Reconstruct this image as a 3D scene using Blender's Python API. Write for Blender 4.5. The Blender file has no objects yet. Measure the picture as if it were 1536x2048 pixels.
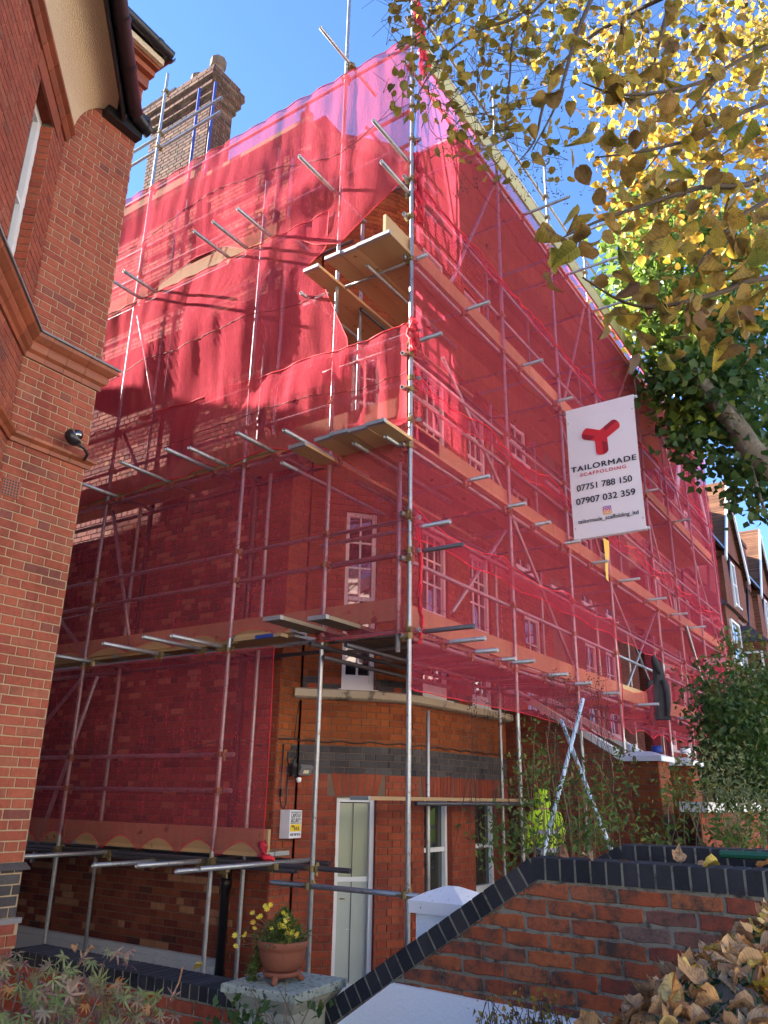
import bpy, math, random
import numpy as np
from mathutils import Vector, Matrix, noise

# ------------------------------------------------------------------ camera, sky, sun, exposure
SC = bpy.context.scene
COL = SC.collection
F_PX, PITCH, ROLL, YAW = 1594.0, math.radians(19.63), math.radians(1.009), math.radians(34.086)
cY, sY, cP, sP = math.cos(YAW), math.sin(YAW), math.cos(PITCH), math.sin(PITCH)
FW = Vector((cY*cP, sY*cP, sP))
_r0 = Vector((sY, -cY, 0)); _u0 = _r0.cross(FW)
RT = _r0*math.cos(ROLL) + _u0*math.sin(ROLL)
UP = -_r0*math.sin(ROLL) + _u0*math.cos(ROLL)
cam = bpy.data.cameras.new('camera'); camo = bpy.data.objects.new('camera', cam); COL.objects.link(camo)
cam.sensor_fit = 'HORIZONTAL'; cam.sensor_width = 36.0; cam.lens = 36.0*F_PX/1536.0
cam.clip_start = 0.05; cam.clip_end = 1500
camo.matrix_world = Matrix(((RT.x, UP.x, -FW.x, 0), (RT.y, UP.y, -FW.y, 0), (RT.z, UP.z, -FW.z, 0), (0, 0, 0, 1)))
SC.camera = camo

SUN_TO = Vector((-0.20, 1.0, 0.50)).normalized()
EL = math.asin(SUN_TO.z); AZ = math.atan2(SUN_TO.x, SUN_TO.y)
w = bpy.data.worlds.new('World'); SC.world = w; w.use_nodes = True
nt = w.node_tree; nt.nodes.clear()
sky = nt.nodes.new('ShaderNodeTexSky'); sky.sky_type = 'NISHITA'; sky.sun_disc = False
sky.sun_elevation = EL; sky.sun_rotation = AZ; sky.altitude = 100; sky.air_density = 0.7; sky.dust_density = 0.0; sky.ozone_density = 6.0
bg = nt.nodes.new('ShaderNodeBackground'); bg.inputs[1].default_value = 0.068
wo = nt.nodes.new('ShaderNodeOutputWorld')
nt.links.new(sky.outputs[0], bg.inputs[0]); nt.links.new(bg.outputs[0], wo.inputs[0])
sun = bpy.data.lights.new('sun', 'SUN'); sun.energy = 5.0; sun.angle = math.radians(0.5); sun.color = (1.0, 0.93, 0.82)
suno = bpy.data.objects.new('sun', sun); COL.objects.link(suno)
suno.rotation_euler = SUN_TO.to_track_quat('Z', 'Y').to_euler(); suno.location = (0, 30, 40)
SC.view_settings.view_transform = 'Standard'; SC.view_settings.look = 'None'
SC.view_settings.exposure = 3.08; SC.view_settings.gamma = 1.0; SC.view_settings.use_curve_mapping = False
try:
    SC.cycles.transparent_max_bounces = 24; SC.cycles.max_bounces = 10; SC.cycles.use_denoising = True
    SC.cycles.diffuse_bounces = 5; SC.cycles.transmission_bounces = 6
except Exception: pass
RNG = random.Random(7)
NR = np.random.RandomState(11)

# ------------------------------------------------------------------ helpers
def ray(px, py): return FW + RT*((px-768)/F_PX) - UP*((py-1024)/F_PX)
def at(px, py, D):
    """world point on the sight line through a photo pixel at horizontal forward distance D"""
    d = ray(px, py); h = d.x*cY + d.y*sY
    return d*(D/h)
def proj(p):
    d = p.dot(FW)
    if d < .05: return None
    return (768+F_PX*p.dot(RT)/d, 1024-F_PX*p.dot(UP)/d, d)
W = {}
def link(o, parent=None, M=None):
    COL.objects.link(o)
    M = M or Matrix.Identity(4)
    if parent is not None:
        o.parent = parent; o.matrix_parent_inverse = W[parent.name].inverted()
    o.matrix_basis = M; W[o.name] = M
    return o
def tag(o, label=None, cat=None, group=None, kind=None):
    if label: o['label'] = label
    if cat: o['category'] = cat
    if group: o['group'] = group
    if kind: o['kind'] = kind
    return o
def empty(name, loc, label, cat, group=None):
    o = bpy.data.objects.new(name, None); o.empty_display_size = .1
    link(o, None, Matrix.Translation(Vector(loc))); return tag(o, label, cat, group)
def obj(name, me, mat=None, parent=None, M=None, kind=None, label=None):
    if mat is not None and not me.materials: me.materials.append(mat)
    o = bpy.data.objects.new(name, me); link(o, parent, M)
    if kind: o['kind'] = kind
    if label: o['label'] = label
    return o
class MB:
    def __init__(s): s.v = []; s.f = []; s.mi = []; s.cur = 0
    def quad(s, a, b, c, d): n = len(s.v); s.v += [tuple(a), tuple(b), tuple(c), tuple(d)]; s.f.append((n, n+1, n+2, n+3)); s.mi.append(s.cur)
    def poly(s, pts): n = len(s.v); s.v += [tuple(p) for p in pts]; s.f.append(tuple(range(n, n+len(pts)))); s.mi.append(s.cur)
    def face(s, idx): s.f.append(tuple(idx)); s.mi.append(s.cur)
    def hexa(s, P):
        n = len(s.v); s.v += [tuple(p) for p in P]
        for q in ((0,3,2,1),(4,5,6,7),(0,1,5,4),(1,2,6,5),(2,3,7,6),(3,0,4,7)): s.face([n+i for i in q])
    def box(s, x0, x1, y0, y1, z0, z1):
        s.hexa([(x0,y0,z0),(x1,y0,z0),(x1,y1,z0),(x0,y1,z0),(x0,y0,z1),(x1,y0,z1),(x1,y1,z1),(x0,y1,z1)])
    def obox(s, c, t, n, u, ht, hn, hu):
        c = Vector(c); t = Vector(t)*ht; n = Vector(n)*hn; u = Vector(u)*hu
        s.hexa([c-t-n-u, c+t-n-u, c+t+n-u, c-t+n-u, c-t-n+u, c+t-n+u, c+t+n+u, c-t+n+u])
    def prism(s, poly, off):
        off = Vector(off); n = len(s.v); k = len(poly)
        s.v += [tuple(p) for p in poly] + [tuple(Vector(p)+off) for p in poly]
        s.face(range(n+k-1, n-1, -1)); s.face(range(n+k, n+2*k))
        for i in range(k): j = (i+1) % k; s.face((n+i, n+j, n+k+j, n+k+i))
    def tube(s, pts, r0, r1=None, seg=8, cap=True, rad=None):
        pts = [Vector(p) for p in pts]; r1 = r0 if r1 is None else r1; N = len(pts); base = len(s.v)
        ref = None
        for i, p in enumerate(pts):
            d = (pts[min(i+1, N-1)]-pts[max(i-1, 0)])
            d = d.normalized() if d.length > 1e-9 else Vector((0, 0, 1))
            if ref is None: ref = d.orthogonal().normalized()
            ref = (ref - d*ref.dot(d)); ref = ref.normalized() if ref.length > 1e-6 else d.orthogonal().normalized()
            b = d.cross(ref); r = rad[i] if rad else r0+(r1-r0)*i/max(1, N-1)
            for k in range(seg):
                a = 2*math.pi*k/seg; s.v.append(tuple(p+ref*(r*math.cos(a))+b*(r*math.sin(a))))
        for i in range(N-1):
            for k in range(seg):
                k2 = (k+1) % seg; s.face((base+i*seg+k, base+i*seg+k2, base+(i+1)*seg+k2, base+(i+1)*seg+k))
        if cap:
            s.face([base+k for k in range(seg-1, -1, -1)]); s.face([base+(N-1)*seg+k for k in range(seg)])
    def lathe(s, prof, c=(0,0,0), seg=24):
        c = Vector(c); base = len(s.v)
        for r, z in prof:
            for k in range(seg): a = 2*math.pi*k/seg; s.v.append((c.x+r*math.cos(a), c.y+r*math.sin(a), c.z+z))
        for i in range(len(prof)-1):
            for k in range(seg): k2 = (k+1) % seg; s.face((base+i*seg+k, base+i*seg+k2, base+(i+1)*seg+k2, base+(i+1)*seg+k))
    def grid(s, rows):
        base = len(s.v); m = len(rows[0])
        for r in rows: s.v += [tuple(p) for p in r]
        for i in range(len(rows)-1):
            for j in range(m-1): s.face((base+i*m+j, base+i*m+j+1, base+(i+1)*m+j+1, base+(i+1)*m+j))
    def mesh(s, name, smooth=False, mats=None):
        me = bpy.data.meshes.new(name); me.from_pydata(s.v, [], s.f)
        if mats:
            for m in mats: me.materials.append(m)
            me.polygons.foreach_set('material_index', s.mi)
        if smooth: me.polygons.foreach_set('use_smooth', [True]*len(s.f))
        me.update(); return me
    def build(s, name, mat, parent=None, smooth=False, kind=None, label=None):
        return obj(name, s.mesh(name, smooth), mat, parent, None, kind, label)
def np_mesh(name, V, Fc, smooth=True):
    me = bpy.data.meshes.new(name); k = Fc.shape[1]
    me.vertices.add(len(V)); me.vertices.foreach_set('co', V.astype(np.float32).ravel())
    me.loops.add(Fc.size); me.loops.foreach_set('vertex_index', Fc.astype(np.int32).ravel())
    me.polygons.add(len(Fc)); me.polygons.foreach_set('loop_start', np.arange(0, Fc.size, k, dtype=np.int32))
    me.polygons.foreach_set('loop_total', np.full(len(Fc), k, dtype=np.int32))
    if smooth: me.polygons.foreach_set('use_smooth', np.ones(len(Fc), dtype=bool))
    me.update(calc_edges=True); return me

# ------------------------------------------------------------------ materials
class NT:
    def __init__(s, name):
        s.m = bpy.data.materials.new(name); s.m.use_nodes = True; s.t = s.m.node_tree; s.t.nodes.clear()
        s.out = s.n('ShaderNodeOutputMaterial')
    def n(s, ty, **kw):
        nd = s.t.nodes.new(ty)
        for k, v in kw.items(): setattr(nd, k, v)
        return nd
    def l(s, a, b): s.t.links.new(a, b)
    def val(s, sock, v):
        if hasattr(v, 'is_output'): s.l(v, sock)
        else: sock.default_value = v
    def pos(s): return s.n('ShaderNodeNewGeometry').outputs['Position']
    def noise(s, scale, detail=4, rough=.6, vec=None, stretch=None):
        nd = s.n('ShaderNodeTexNoise'); nd.inputs['Scale'].default_value = scale; nd.inputs['Detail'].default_value = detail; nd.inputs['Roughness'].default_value = rough
        v = vec or s.pos()
        if stretch:
            mp = s.n('ShaderNodeMapping'); mp.inputs['Scale'].default_value = stretch; s.l(v, mp.inputs[0]); v = mp.outputs[0]
        s.l(v, nd.inputs['Vector']); return nd.outputs['Fac']
    def ramp(s, fac, stops, interp='LINEAR'):
        r = s.n('ShaderNodeValToRGB'); e = r.color_ramp.elements; r.color_ramp.interpolation = interp
        while len(e) > 1: e.remove(e[-1])
        e[0].position = stops[0][0]; e[0].color = tuple(stops[0][1])+(1,)
        for p, c in stops[1:]: x = e.new(p); x.color = tuple(c)+(1,)
        s.l(fac, r.inputs[0]); return r.outputs[0]
    def mix(s, f, a, b, mode='MIX'):
        m = s.n('ShaderNodeMix', data_type='RGBA', blend_type=mode)
        s.val(m.inputs[0], f)
        for i, v in ((6, a), (7, b)):
            if isinstance(v, tuple): m.inputs[i].default_value = v+(1,) if len(v) == 3 else v
            else: s.l(v, m.inputs[i])
        return m.outputs[2]
    def math(s, op, a, b=None, c=None):
        m = s.n('ShaderNodeMath', operation=op); s.val(m.inputs[0], a)
        if b is not None: s.val(m.inputs[1], b)
        if c is not None: s.val(m.inputs[2], c)
        return m.outputs[0]
    def rnd(s):
        a = s.n('ShaderNodeObjectInfo').outputs['Random']; b = s.n('ShaderNodeNewGeometry').outputs['Random Per Island']
        return s.math('FRACT', s.math('ADD', a, s.math('MULTIPLY', b, 7.31)))
    def bump(s, h, st=.3, dist=.01):
        b = s.n('ShaderNodeBump'); b.inputs['Strength'].default_value = st; b.inputs['Distance'].default_value = dist; s.l(h, b.inputs['Height']); return b.outputs[0]
    def pbr(s, col, rough=.8, metal=0, spec=.4, nrm=None, ior=1.5):
        p = s.n('ShaderNodeBsdfPrincipled')
        if isinstance(col, tuple): p.inputs['Base Color'].default_value = col+(1,)
        else: s.l(col, p.inputs['Base Color'])
        s.val(p.inputs['Roughness'], rough); p.inputs['Metallic'].default_value = metal; p.inputs['Specular IOR Level'].default_value = spec; p.inputs['IOR'].default_value = ior
        if nrm is not None: s.l(nrm, p.inputs['Normal'])
        return p.outputs[0]
    def done(s, sh): s.l(sh, s.out.inputs[0]); return s.m
def simple(name, a, b=None, scale=6, rough=.8, metal=0, spec=.4, bump=.0, bscale=40, rand=0, stretch=None, dirt=None):
    t = NT(name); b = b or tuple(x*.7 for x in a)
    c = t.mix(t.noise(scale, 5, .65, stretch=stretch), a, b)
    if rand: c = t.mix(rand, c, t.ramp(t.rnd(), [(0, (.35,)*3), (1, (1.5,)*3)]), 'MULTIPLY')
    if dirt: c = t.mix(t.ramp(t.noise(dirt[0], 6, .7), [(dirt[1], (0,)*3), (dirt[2], (1,)*3)]), c, dirt[3])
    n = t.bump(t.noise(bscale, 4), bump, .01) if bump else None
    return t.done(t.pbr(c, rough, metal, spec, n))
def brick_mat(name, stops, grime=None, gs=3.0, bump=.35, interp='LINEAR'):
    t = NT(name); c = t.ramp(t.rnd(), stops, interp)
    c = t.mix(.55, c, t.ramp(t.noise(26, 5, .7), [(.25, (.55,)*3), (.75, (1.3,)*3)]), 'MULTIPLY')
    c = t.mix(.6, c, t.ramp(t.noise(1.3, 6, .75), [(.3, (.6,)*3), (.7, (1.2,)*3)]), 'MULTIPLY')
    c = t.mix(.35, c, t.ramp(t.noise(2.2, 5, .7, stretch=(3, 3, .25)), [(.35, (.55,.5,.5)), (.6, (1.1,)*3)]), 'MULTIPLY')
    if grime: c = t.mix(t.ramp(t.noise(gs, 8, .75), [(grime[0], (0,)*3), (grime[1], (1,)*3)]), c, grime[2])
    return t.done(t.pbr(c, .88, 0, .25, t.bump(t.noise(70, 5, .7), bump, .006)))
def brick_flat(name, axis, a, b, mo, bw=.244, rh=.08):
    """brick courses as a plain material for walls too far off to tell the bricks apart"""
    t = NT(name); sx = t.n('ShaderNodeSeparateXYZ'); t.l(t.pos(), sx.inputs[0]); cb = t.n('ShaderNodeCombineXYZ')
    t.l(sx.outputs[0 if axis == 'x' else 1], cb.inputs[0]); t.l(sx.outputs[2], cb.inputs[1])
    br = t.n('ShaderNodeTexBrick'); t.l(cb.outputs[0], br.inputs[0])
    br.inputs['Color1'].default_value = a+(1,); br.inputs['Color2'].default_value = b+(1,); br.inputs['Mortar'].default_value = mo+(1,)
    br.inputs['Scale'].default_value = 1; br.inputs['Brick Width'].default_value = bw; br.inputs['Row Height'].default_value = rh; br.inputs['Mortar Size'].default_value = .006
    c = t.mix(.5, br.outputs[0], t.ramp(t.noise(2.2, 6, .7), [(.3, (.55,)*3), (.7, (1.3,)*3)]), 'MULTIPLY')
    return t.done(t.pbr(c, .9, 0, .2))
MT = {}
MT['mortar_lime'] = simple('mortar_lime', (.37,.28,.18), (.27,.20,.13), 9, .95, bump=.3, bscale=120)
MT['mortar_dark'] = simple('mortar_dark', (.10,.06,.04), (.19,.13,.09), 6, .95, bump=.3, bscale=120)
MT['mortar_grey'] = simple('mortar_grey', (.27,.25,.19), (.14,.135,.105), 9, .95, bump=.6, bscale=90, dirt=(12,.5,.66,(.05,.045,.038)))
MT['brick_left'] = brick_mat('brick_left', [(0,(.28,.072,.045)),(.35,(.31,.088,.052)),(.7,(.245,.062,.043)),(.92,(.29,.10,.062)),(1,(.17,.055,.048))], (.66,.85,(.30,.12,.09)), 2.0)
MT['brick_orange'] = brick_mat('brick_orange', [(0,(.25,.062,.017)),(.4,(.31,.085,.024)),(.7,(.21,.048,.016)),(1,(.27,.08,.026))], (.55,.8,(.09,.032,.016)), 2.5)
MT['brick_red'] = brick_mat('brick_red', [(0,(.27,.055,.03)),(.4,(.33,.075,.035)),(.75,(.22,.045,.028)),(1,(.30,.075,.04))], (.6,.85,(.12,.035,.028)), 2.5)
MT['brick_blue'] = brick_mat('brick_blue', [(0,(.055,.05,.055)),(.5,(.085,.078,.082)),(.8,(.05,.045,.05)),(1,(.11,.095,.09))])
MT['brick_coping'] = brick_mat('brick_coping', [(0,(.020,.021,.027)),(.5,(.030,.031,.038)),(.8,(.016,.017,.022)),(1,(.04,.04,.045))], (.60,.8,(.085,.08,.07)), 14, .6)
MT['brick_side'] = brick_mat('brick_side', [(0,(.19,.045,.03)),(.3,(.25,.07,.04)),(.55,(.15,.035,.028)),(.72,(.22,.06,.035)),(.80,(.10,.035,.03)),(.84,(.40,.19,.11)),(1,(.46,.26,.17))], None, interp='CONSTANT')
MT['brick_garden'] = brick_mat('brick_garden', [(0,(.30,.07,.03)),(.3,(.38,.11,.04)),(.6,(.24,.055,.035)),(.85,(.40,.13,.05)),(.93,(.20,.07,.05)),(1,(.20,.18,.15))], (.46,.62,(.055,.042,.034)), 9, .9)
MT['brick_chimney'] = brick_mat('brick_chimney', [(0,(.10,.035,.022)),(.4,(.14,.055,.032)),(.7,(.065,.028,.02)),(1,(.19,.095,.055))], (.6,.8,(.04,.03,.02)), 4)
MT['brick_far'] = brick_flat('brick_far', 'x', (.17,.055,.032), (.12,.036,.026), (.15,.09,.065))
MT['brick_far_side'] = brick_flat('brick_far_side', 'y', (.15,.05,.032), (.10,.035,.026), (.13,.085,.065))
MT['terracotta'] = simple('terracotta', (.29,.082,.032), (.18,.045,.022), 5, .55, spec=.5, bump=.1, rand=.35, dirt=(3,.55,.8,(.10,.045,.03)))
MT['stucco'] = simple('stucco', (.76,.71,.62), (.68,.62,.53), 3, .9)
MT['lead'] = simple('lead', (.20,.20,.21), (.13,.13,.14), 7, .6)
MT['white_paint'] = simple('white_paint', (.74,.75,.76), (.62,.63,.63), 4, .45, dirt=(8,.66,.85,(.35,.34,.30)))
MT['white_render'] = simple('white_render', (.80,.83,.86), (.72,.75,.78), 3, .8, bump=.4, bscale=60, dirt=(6,.68,.8,(.30,.29,.26)))
MT['speckled_white'] = simple('speckled_white', (.80,.81,.82), (.66,.67,.68), 4, .6, dirt=(30,.63,.66,(.03,.03,.03)))
MT['grey_render'] = simple('grey_render', (.62,.64,.65), (.48,.50,.50), 3, .9, bump=.3, dirt=(2.5,.6,.85,(.30,.29,.26)))
MT['ledge_stone'] = simple('ledge_stone', (.52,.45,.33), (.38,.32,.23), 5, .85, bump=.2, dirt=(3.2,.56,.60,(.17,.15,.12)))
MT['stone_weathered'] = simple('stone_weathered', (.40,.40,.33), (.24,.24,.18), 7, .9, bump=.5, bscale=30, dirt=(11,.55,.66,(.10,.11,.07)))
MT['stone_lichen'] = simple('stone_lichen', (.42,.45,.37), (.22,.25,.19), 14, .9, bump=.6, bscale=40, dirt=(34,.55,.60,(.05,.05,.045)))
MT['mossy_stone'] = simple('mossy_stone', (.26,.25,.12), (.15,.16,.07), 6, .95, bump=.4, bscale=30)
MT['roughcast'] = simple('roughcast', (.58,.46,.31), (.47,.36,.24), 30, .95, bump=1.0, bscale=70)
MT['black_iron'] = simple('black_iron', (.012,.012,.016), (.02,.018,.02), 8, .35, spec=.5)
MT['dark_red_iron'] = simple('dark_red_iron', (.05,.015,.02), (.025,.012,.018), 8, .35, spec=.5)
MT['roof_tile'] = brick_flat('roof_tile', 'x', (.19,.09,.05), (.11,.05,.03), (.04,.02,.015), .17, .10)
MT['slate'] = simple('slate', (.06,.06,.07), (.09,.08,.08), 9, .6, rand=.3)
MT['door_paint'] = simple('door_paint', (.40,.44,.39), (.35,.39,.35), 2.5, .35, spec=.5)
MT['soil'] = simple('soil', (.13,.10,.075), (.20,.16,.12), 4, .95, bump=.6, bscale=20)
MT['paving'] = simple('paving', (.34,.33,.31), (.25,.24,.22), 3, .9, bump=.3)
MT['asphalt'] = simple('asphalt', (.05,.05,.05), (.07,.07,.07), 12, .9, bump=.3)
MT['pot_clay'] = simple('pot_clay', (.25,.08,.042), (.18,.055,.03), 8, .8, bump=.2, dirt=(9,.62,.8,(.42,.30,.24)))
MT['dark_cloth'] = simple('dark_cloth', (.035,.035,.038), (.055,.055,.06), 9, .95, bump=.5, bscale=25)
MT['hi_vis'] = simple('hi_vis', (.62,.90,.03), (.50,.78,.02), 6, .7, bump=.3, bscale=12)
MT['reflective'] = simple('reflective', (.55,.56,.58), (.42,.43,.45), 12, .35)
MT['skin'] = simple('skin', (.55,.32,.22), (.48,.26,.18), 9, .6)
MT['hair'] = simple('hair', (.03,.02,.015), (.05,.035,.025), 20, .7)
MT['bark'] = simple('bark', (.16,.13,.09), (.07,.055,.04), 8, .9, bump=.8, bscale=18, dirt=(4,.5,.65,(.28,.26,.18)))
MT['twig'] = simple('twig', (.045,.03,.022), (.07,.05,.03), 14, .85)
MT['stem'] = simple('stem', (.13,.09,.055), (.20,.15,.09), 14, .85)
MT['blue_paint'] = simple('blue_paint', (.03,.06,.30), (.02,.04,.2), 9, .6)
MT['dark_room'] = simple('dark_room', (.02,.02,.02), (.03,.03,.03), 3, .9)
MT['green_paint'] = simple('green_paint', (.015,.09,.05), (.01,.06,.035), 4, .4)
MT['yellow_tape'] = simple('yellow_tape', (.75,.42,.02), (.6,.3,.02), 9, .6)
MT['print_black'] = simple('print_black', (.02,.02,.03), (.02,.02,.03), 3, .6)
MT['print_red'] = simple('print_red', (.55,.02,.03), (.50,.02,.03), 3, .6)
MT['print_dark_red'] = simple('print_dark_red', (.22,.008,.02), (.30,.01,.02), 3, .6)
MT['print_yellow'] = simple('print_yellow', (.85,.62,.03), (.80,.55,.03), 3, .6)
MT['banner_white'] = simple('banner_white', (.72,.71,.75), (.66,.65,.69), 2, .6, bump=.05, bscale=5)
MT['plastic_white'] = simple('plastic_white', (.78,.79,.82), (.72,.73,.75), 5, .4)
MT['lens_glass'] = simple('lens_glass', (.12,.12,.13), (.2,.2,.2), 5, .08, spec=.8)
MT['led_panel'] = simple('led_panel', (.75,.68,.45), (.6,.55,.4), 20, .3)
def glass_mat(name, base, ior=2.0, rough=.02):
    t = NT(name); return t.done(t.pbr(base, rough, 0, .5, t.bump(t.noise(1.7, 2), .05, .05), ior))
MT['glass'] = glass_mat('glass', (.015,.017,.018), 2.4)
MT['glass_green'] = glass_mat('glass_green', (.03,.04,.035), 1.9)
MT['glass_pale'] = glass_mat('glass_pale', (.36,.38,.27), 1.5, .08)
# galvanised tube: blotchy zinc with rust streaks
t = NT('galvanised'); c = t.mix(t.noise(35, 5, .75), (.26,.265,.28), (.48,.485,.49))
c = t.mix(t.ramp(t.noise(55, 3, .6), [(.66, (0,)*3), (.70, (1,)*3)]), c, (.62,.60,.55))
c = t.mix(t.ramp(t.noise(12, 6, .75), [(.55, (0,)*3), (.68, (1,)*3)]), c, (.23,.13,.075))
c = t.mix(.35, c, t.ramp(t.rnd(), [(0,(.5,.45,.42)),(.5,(1,1,1)),(1,(1.2,1.2,1.25))]), 'MULTIPLY')
MT['galvanised'] = t.done(t.pbr(c, .42, .75, .5, t.bump(t.noise(60, 4), .15, .004)))
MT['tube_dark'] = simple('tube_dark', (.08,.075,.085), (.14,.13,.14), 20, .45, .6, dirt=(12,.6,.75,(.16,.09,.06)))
MT['tube_white_blue'] = simple('tube_white_blue', (.62,.76,.84), (.45,.60,.70), 7, .5, .1, dirt=(30,.62,.66,(.08,.10,.14)))
MT['coupler_zinc'] = simple('coupler_zinc', (.30,.24,.10), (.17,.10,.05), 40, .5, .6)
# scaffold board: knotty spruce, grain along its length by stretched noise
def wood(name, a, b, st):
    t = NT(name); c = t.mix(t.noise(5, 6, .7, stretch=st), a, b)
    c = t.mix(.5, c, t.ramp(t.rnd(), [(0,(.62,)*3),(1,(1.25,)*3)]), 'MULTIPLY')
    c = t.mix(t.ramp(t.noise(8, 2, .4), [(.70,(0,)*3),(.76,(1,)*3)]), c, (.16,.07,.03))
    return t.done(t.pbr(c, .75, 0, .3, t.bump(t.noise(9, 5, .7, stretch=st), .25, .004)))
MT['board_x'] = wood('board_x', (.56,.37,.19), (.40,.25,.12), (.5,8,8))
MT['board_y'] = wood('board_y', (.56,.37,.19), (.40,.25,.12), (8,.5,8))
MT['board_olive'] = wood('board_olive', (.42,.38,.20), (.32,.29,.15), (.5,8,8))
MT['board_grey'] = wood('board_grey', (.27,.21,.14), (.17,.13,.09), (.5,8,8))
MT['board_band'] = simple('board_band', (.40,.42,.44), (.25,.26,.27), 60, .5, .5, bump=.4, bscale=90)
# netting: a fine red mesh, half open, half dyed thread that passes light
def net_mat(name, op, a, b):
    t = NT(name)
    col = t.mix(t.noise(1.2, 4, .6), a, b)
    crepe = t.noise(26, 5, .75, stretch=(1.3, 1.3, .4)); fine = t.noise(150, 3, .6)
    nb = t.bump(t.math('ADD', t.math('MULTIPLY', crepe, .9), t.math('MULTIPLY', fine, .4)), 1.0, .034)
    d = t.n('ShaderNodeBsdfDiffuse'); t.l(col, d.inputs[0]); t.l(nb, d.inputs['Normal'])
    tr = t.n('ShaderNodeBsdfTranslucent'); t.l(col, tr.inputs[0]); t.l(nb, tr.inputs['Normal'])
    m1 = t.n('ShaderNodeMixShader'); m1.inputs[0].default_value = .42; t.l(d.outputs[0], m1.inputs[1]); t.l(tr.outputs[0], m1.inputs[2])
    tp = t.n('ShaderNodeBsdfTransparent'); tp.inputs[0].default_value = (1, .90, .92, 1)
    m2 = t.n('ShaderNodeMixShader')
    fine2 = t.math('SUBTRACT', t.noise(75, 3, .7, stretch=(1, 1, .6)), .5); crs = t.math('SUBTRACT', t.noise(13, 4, .7, stretch=(1, 1, .16)), .5)
    fac = t.math('ADD', op, t.math('ADD', t.math('MULTIPLY', fine2, .34), t.math('MULTIPLY', crs, .24)))
    t.l(fac, m2.inputs[0]); t.l(tp.outputs[0], m2.inputs[1]); t.l(m1.outputs[0], m2.inputs[2])
    return t.done(m2.outputs[0])
MT['net'] = net_mat('net', .60, (.78,.125,.165), (.66,.09,.13))
MT['net_mid'] = net_mat('net_mid', .43, (.80,.13,.18), (.70,.10,.145))
MT['net_thin'] = net_mat('net_thin', .41, (.80,.10,.165), (.70,.08,.14))
MT['net_hem'] = simple('net_hem', (.72,.02,.035), (.5,.015,.03), 30, .7, bump=.5, bscale=60)
def leaf_mat(name, stops, trans=.5, rough=.5, veins=False):
    t = NT(name); c = t.ramp(t.rnd(), stops)
    if veins:
        sx = t.n('ShaderNodeSeparateXYZ'); t.l(t.n('ShaderNodeTexCoord').outputs['Object'], sx.inputs[0]); ax = t.math('ABSOLUTE', sx.outputs[0])
        v = t.math('ABSOLUTE', t.math('SUBTRACT', t.math('FRACT', t.math('MULTIPLY', t.math('SUBTRACT', sx.outputs[1], t.math('MULTIPLY', ax, .75)), 7.5)), .5))
        v = t.math('MINIMUM', t.math('MULTIPLY', v, 4.5), t.math('MULTIPLY', ax, 30)); c = t.mix(.75, c, t.ramp(v, [(0,(.42,.38,.34)),(.5,(1,1,1)),(1,(1.1,1.1,1.1))]), 'MULTIPLY')
        c = t.mix(t.ramp(t.noise(22, 5, .7), [(.5,(0,)*3),(.68,(.85,)*3)]), c, (.09,.04,.02))
    c = t.mix(.5, c, t.ramp(t.noise(30, 4, .7), [(.3,(.55,)*3),(.7,(1.25,)*3)]), 'MULTIPLY')
    p = t.pbr(c, rough, 0, .35, t.bump(t.noise(70, 3), .3, .004))
    tr = t.n('ShaderNodeBsdfTranslucent'); t.l(c, tr.inputs[0])
    m = t.n('ShaderNodeMixShader'); m.inputs[0].default_value = trans; t.l(p, m.inputs[1]); t.l(tr.outputs[0], m.inputs[2])
    return t.done(m.outputs[0])
MT['leaf_near'] = leaf_mat('leaf_near', [(0,(.20,.11,.03)),(.2,(.44,.29,.045)),(.4,(.17,.085,.03)),(.6,(.48,.37,.05)),(.8,(.28,.17,.035)),(.9,(.30,.31,.045)),(1,(.36,.20,.04))], .55, .5, True)
MT['leaf_olive'] = leaf_mat('leaf_olive', [(0,(.18,.16,.03)),(.3,(.40,.28,.035)),(.5,(.12,.13,.03)),(.75,(.42,.27,.03)),(1,(.18,.11,.03))], .5)
MT['leaf_yellow'] = leaf_mat('leaf_yellow', [(0,(.50,.31,.03)),(.3,(.62,.44,.05)),(.5,(.30,.22,.04)),(.7,(.52,.27,.03)),(.85,(.24,.13,.04)),(1,(.30,.32,.06))], .5)
MT['leaf_green'] = leaf_mat('leaf_green', [(0,(.10,.17,.025)),(.4,(.20,.30,.04)),(.7,(.07,.12,.02)),(1,(.32,.36,.06))], .55)
MT['leaf_dark'] = leaf_mat('leaf_dark', [(0,(.03,.07,.015)),(.5,(.06,.12,.025)),(.85,(.04,.085,.02)),(1,(.15,.16,.03))], .4)
MT['leaf_shrub'] = leaf_mat('leaf_shrub', [(0,(.05,.10,.022)),(.4,(.10,.17,.03)),(.7,(.06,.10,.025)),(.88,(.22,.21,.04)),(1,(.16,.08,.05))], .45)
MT['leaf_pale'] = leaf_mat('leaf_pale', [(0,(.10,.14,.06)),(.5,(.17,.21,.10)),(1,(.22,.22,.08))], .35)
MT['leaf_maple'] = leaf_mat('leaf_maple', [(0,(.09,.14,.045)),(.25,(.16,.20,.08)),(.45,(.19,.08,.09)),(.65,(.13,.17,.06)),(.82,(.22,.11,.11)),(.93,(.20,.18,.14)),(1,(.40,.17,.03))], .35)
MT['leaf_fallen'] = leaf_mat('leaf_fallen', [(0,(.34,.15,.045)),(.2,(.46,.27,.11)),(.4,(.30,.12,.04)),(.58,(.52,.34,.17)),(.74,(.40,.19,.06)),(.86,(.60,.40,.05)),(.94,(.48,.36,.20)),(1,(.22,.10,.05))], .25, .55)
MT['hedge_green'] = leaf_mat('hedge_green', [(0,(.015,.04,.018)),(.6,(.03,.07,.025)),(1,(.05,.10,.035))], .3)
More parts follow.
